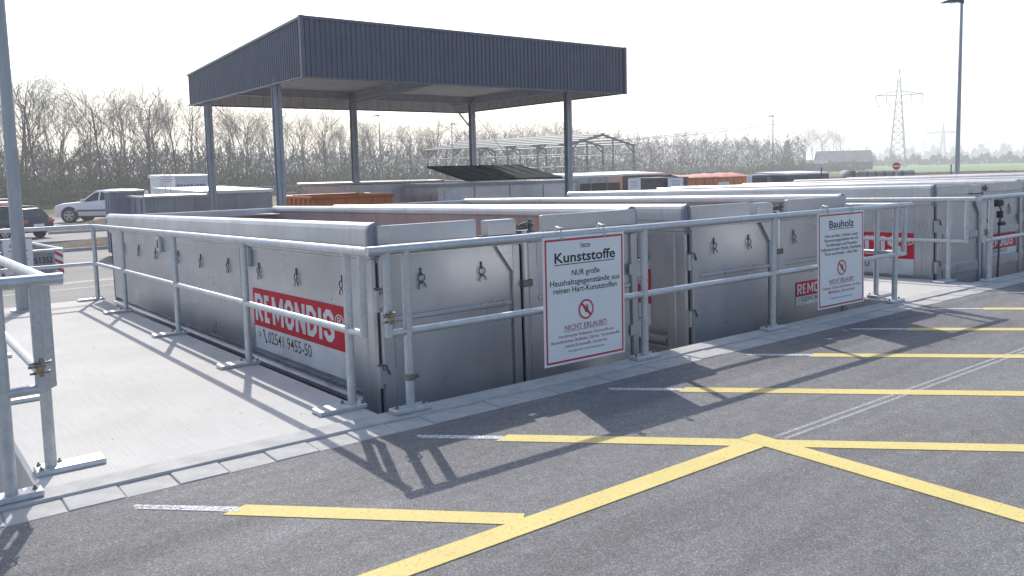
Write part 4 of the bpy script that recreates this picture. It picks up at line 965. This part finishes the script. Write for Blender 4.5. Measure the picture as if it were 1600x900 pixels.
for i, (b_, h) in enumerate(((63.0, 26), (63.7, 30), (64.6, 32), (65.4, 30), (67.2, 28), (68.2, 31), (69.3, 33), (70.4, 32))):
    plant(b_, 1050+i*6, h, 'faint leafless tree on the hazy horizon at the right', 'faint trees on the horizon')
# pointed evergreen
rt = thing('evergreen_tree', 'dark pointed evergreen tree left of the farm barn', 'tree', bd(55.9, 330, ZY)); rn = random.Random(2)
q = MB(); q.tube([(0, 0, 0), (0, 0, 9)], [.3, .08], 6); q.build('trunk', BARK, rt)
q = MB()
for i in range(2200):
    z_ = 2+9.5*rn.random()**1.3; rad = 2.6*(1-(z_-2)/10.5)**.8*rn.uniform(.4, 1.05); a = rn.uniform(0, 6.28); c = Vector((rad*math.cos(a), rad*math.sin(a), z_))
    e1 = Vector((rn.gauss(0, 1), rn.gauss(0, 1), rn.gauss(.6, 1))).normalized()*.35; e2 = Vector((rn.gauss(0, 1), rn.gauss(0, 1), rn.gauss(0, 1))).normalized()*.22
    q.add([c-e1, c+e2, c+e1], [(0, 1, 2)])
q.build('crown', EVERG, rt)

# undergrowth along the wood's edge : dense brush, one mass
def brush(name, label, b0, b1, n, hf, off, seed, m_, depth=10.0, wf=.05, cat='undergrowth'):
    rn = random.Random(seed); q = MB(); vs, fs = [], []
    for i in range(n):
        b_ = rn.uniform(b0, b1); ds, hh = prof(b_); ds += off+rn.random()*depth
        top = hf*(1.0 if b_ < 20 else 1.0+.55*min(1, (b_-20)/26))*(.82+.10*math.sin(b_*3.1)*math.sin(b_*1.3+1)+.08*math.sin(b_*9.7)+.3*rn.random()**2)
        z_ = ZY-.2+top*rn.random()**1.3; p = bd(b_+rn.gauss(0, .02), ds, z_)
        l = rn.uniform(.35, 1.0); t = Vector((rn.gauss(0, .5), rn.gauss(0, .5), rn.uniform(.2, 1.2))).normalized()*l
        s_ = Vector((rn.gauss(0, 1), rn.gauss(0, 1), rn.gauss(0, .4))).normalized()*wf*rn.uniform(.5, 1.5)*(1+ds/180)
        k = len(vs); vs += [p-s_, p+s_, p+t+s_*.3, p+t-s_*.3]; fs.append((k, k+1, k+2, k+3))
    q.v = [tuple(v) for v in vs]; q.f = fs; q.sm = [False]*len(fs)
    me = bpy.data.meshes.new(name); me.from_pydata(q.v, [], q.f); me.update(); me.materials.append(m_)
    return tag(link(name, me), label, cat, kind='stuff')
brush('undergrowth', 'dense leafless undergrowth filling the foot of the wood', 2, 57, 125000, 7.0, 2, 1, BRUSH, 26, .034)
brush('undergrowth_buds', 'greenish budding shrubs along the edge of the wood', 2, 57, 26000, 3.4, -4, 2, mat('budding_twigs', (.17, .175, .07), .95, col2=(.10, .11, .05), scale=.15, detail=8), 8, .035)
# far hedges and woods
def hedge(name, label, b0, b1, d0, d1, h, n, seed, m_, wf):
    rn = random.Random(seed); vs, fs = [], []
    for i in range(n):
        t = rn.random(); b_ = b0+(b1-b0)*t; ds = d0+(d1-d0)*t+rn.random()*12
        top = h*(.7+.25*math.sin(b_*5+seed)+.15*math.sin(b_*17))
        p = bd(b_, ds, ZY-.3+top*rn.random()**.7); s_ = Vector((rn.gauss(0, 1), rn.gauss(0, 1), rn.gauss(0, 1))).normalized()*wf; t_ = Vector((rn.gauss(0, 1), rn.gauss(0, 1), rn.gauss(.5, 1))).normalized()*wf*1.6
        k = len(vs); vs += [tuple(p-s_), tuple(p+s_), tuple(p+t_)]; fs.append((k, k+1, k+2))
    me = bpy.data.meshes.new(name); me.from_pydata(vs, [], fs); me.update(); me.materials.append(m_); return tag(link(name, me), label, 'hedge', kind='stuff')
hedge('far_hedge', 'low brush at the edge of the field below the barn', 54, 60.5, 250, 300, 3.6, 5000, 4, BRUSH, .3)
hedge('far_hedge', 'grey green hedge line behind the green field', 59, 79, 560, 640, 6.5, 9000, 5, mat('hedge_grey_green', (.17, .19, .12), .95, var=.3, scale=.05), .9)
hedge('far_wood', 'hazy distant wood along the horizon at the right', 58, 79, 1150, 1250, 20, 9000, 6, BRUSH, 2.0)

# farm barn
def barn():
    rt = thing('farm_barn', 'low farm barn with dark roof far off at the right', 'barn', bd(59.3, 345, ZY), (0, 0, R(-50)))
    BW = mat('barn_wall', (.16, .155, .16), .9, var=.2); BR = mat('barn_roof', (.24, .21, .20), .8, var=.2, scale=.5)
    W, L, H, A = 12, 19, 3.2, 7.2
    q = MB(); q.sweep([(-W/2, 0), (W/2, 0), (W/2, H), (0, A-.1), (-W/2, H)], -L/2, L/2); q.build('wall', BW, rt, rot=(0, 0, R(90)))
    for s_ in (-1, 1):
        q = MB(); V = [(s_*(W/2+.6), -L/2-.5, H-.4), (s_*(W/2+.6), L/2+.5, H-.4), (0, L/2+.5, A), (0, -L/2-.5, A)]; q.add(V+[(x_, y_, z_+.15) for x_, y_, z_ in V], [(0, 1, 2, 3), (4, 7, 6, 5), (0, 4, 5, 1), (1, 5, 6, 2), (2, 6, 7, 3), (3, 7, 4, 0)]); q.build('roof', BR, rt, rot=(0, 0, R(90)))
    q = MB(); q.sweep([(-4, 0), (4, 0), (4, 2.6), (0, 4.0), (-4, 2.6)], -6, 6); q.build('lean_to', BW, rt, (-11, -6, 0), (0, 0, R(90)))
    q = MB(); q.box(-3, 3, -W/2-.05, -W/2, 0, 3.0); q.build('barn_door', DGREY, rt)
barn()

# pylons and power lines
def pylon(label, loc, h, rotz, armw, rad):
    rt = thing('power_pylon', label, 'pylon', loc, (0, 0, R(rotz)), group='lattice power pylons')
    PY = mat('pylon_steel', (.22, .23, .24), .6, .3, var=.1)
    def lattice(nm, levels):
        q = MB()
        for (z0, w0), (z1, w1) in zip(levels, levels[1:]):
            for sx, sy in ((-1, -1), (1, -1), (1, 1), (-1, 1)):
                q.tube([(sx*w0, sy*w0, z0), (sx*w1, sy*w1, z1)], rad, 4, False)
            c = [(-1, -1), (1, -1), (1, 1), (-1, 1)]
            for (ax, ay), (bx_, by_) in zip(c, c[1:]+c[:1]):
                q.tube([(ax*w0, ay*w0, z0), (bx_*w1, by_*w1, z1)], rad*.6, 4, False); q.tube([(bx_*w0, by_*w0, z0), (ax*w1, ay*w1, z1)], rad*.6, 4, False); q.tube([(ax*w1, ay*w1, z1), (bx_*w1, by_*w1, z1)], rad*.6, 4, False)
        return q.build(nm, PY, rt)
    lv = []; z_ = 0
    for i in range(12):
        t = i/11; lv.append((h*.79*t, h*(.078-.058*t)))
    lattice('tower', lv); lattice('peak', [(h*.79, h*.02), (h*.90, h*.012), (h, .08)])
    za = h*.735
    for s_ in (-1, 1):
        q = MB()
        for y_ in (-.5, .5):
            q.tube([(s_*h*.02, y_, za), (s_*armw, 0, za+.2)], rad*1.5, 4, False); q.tube([(s_*h*.02, y_, za+h*.045), (s_*armw, 0, za+.2)], rad*1.2, 4, False)
            for k in range(1, 6):
                t = k/6; q.tube([(s_*(h*.02+(armw-h*.02)*t), y_*(1-t), za+.2*t), (s_*(h*.02+(armw-h*.02)*(t-.1)), y_*(1-t), za+(h*.045)*(1-t)+.2*t)], rad*.4, 4, False)
        am = q.build('cross_arm', PY, rt)
        for xx in (armw*.5, armw*.97):
            q = MB(); q.tube([(s_*xx, 0, za+.1), (s_*xx, 0, za-h*.055)], rad*1.6, 5); q.build('insulator', PY, am)
    return rt, za-h*.055
p1 = bd(62.45, 437, ZY); pylon('tall lattice power pylon behind the no-entry sign', p1, 46, -62+5, 10.6, .13)
p2 = bd(64.95, 1000, ZY); pylon('small faint lattice pylon far away beside the lamp post', p2, 43, -62+5, 16, .28)
WIRE = mat('power_wire', (.18, .18, .19), .6, .4, var=.0)
perp = Vector((math.cos(R(-57)), math.sin(R(-57)), 0))
pw = thing('power_line', 'thin power cables sagging between the pylons across the sky', 'cable', p1)
p0 = bd(28, 640, ZY)
for (A_, B_, sag, wa, wb) in ((p1, p0, 13, 9.6, 9.6), (p1, p2, 14, 9.6, 15)):
    for s_ in (-1, -.5, .5, 1):
        a = A_+perp*wa*s_+Vector((0, 0, 31.3)); b_ = B_+perp*wb*s_+Vector((0, 0, 31.3)); pts = []
        for i in range(25):
            t = i/24; v = a.lerp(b_, t); v.z -= 4*sag*t*(1-t); pts.append(v-p1)
        q = MB(); q.tube(pts, .14, 4, False); q.build('cable', WIRE, pw)

# ------------------------------------------------------------------ grit on deck and along the kerb
rn = random.Random(9); q = MB()
def crumb(x_, y_, z_, s_):
    V = [(x_+rn.uniform(-1, 1)*s_, y_+rn.uniform(-1, 1)*s_, z_+rn.uniform(0, 1.2)*s_) for _ in range(5)]; q.add(V, [(0, 1, 2), (0, 2, 3), (0, 3, 4), (1, 2, 4), (0, 1, 4), (2, 3, 4)])
for i in range(260):
    t = rn.random()
    if t < .3: y_ = rn.uniform(4.9, 12); crumb(rn.uniform(.75, 2.45), y_, dz(y_)+.016, rn.uniform(.002, .007))
    elif t < .7: crumb(rn.uniform(.2, 12), YK-abs(rn.gauss(0, .12)), 0, rn.uniform(.002, .006))
    else: y_ = rn.choice((5.15, 7.15, 9.3, 11.7)); crumb(2.515+rn.gauss(-.1, .14), y_+rn.choice((-1, 1))*rn.uniform(.085, .12), dz(y_)+.016, rn.uniform(.003, .008))
g_ = q.build('grit', CONC); tag(g_, 'loose grit scattered along kerb and post plates', 'grit', kind='stuff')

# ------------------------------------------------------------------ haze
HZ = bpy.data.materials.new('haze'); HZ.use_nodes = True; n_ = HZ.node_tree; n_.nodes.clear()
ho = n_.nodes.new('ShaderNodeOutputMaterial'); pv = n_.nodes.new('ShaderNodeVolumePrincipled')
pv.inputs['Color'].default_value = (.93, .95, 1.0, 1); pv.inputs['Density'].default_value = HAZE_D; pv.inputs['Anisotropy'].default_value = .35
n_.links.new(pv.outputs[0], ho.inputs['Volume'])
q = MB(); q.box(-2600, 4600, -500, 4600, ZY-1.2, 52); hz_ = q.build('haze', HZ); hz_['kind'] = 'stuff'; tag(hz_, 'pale spring haze lying over the whole yard and fields', 'haze')
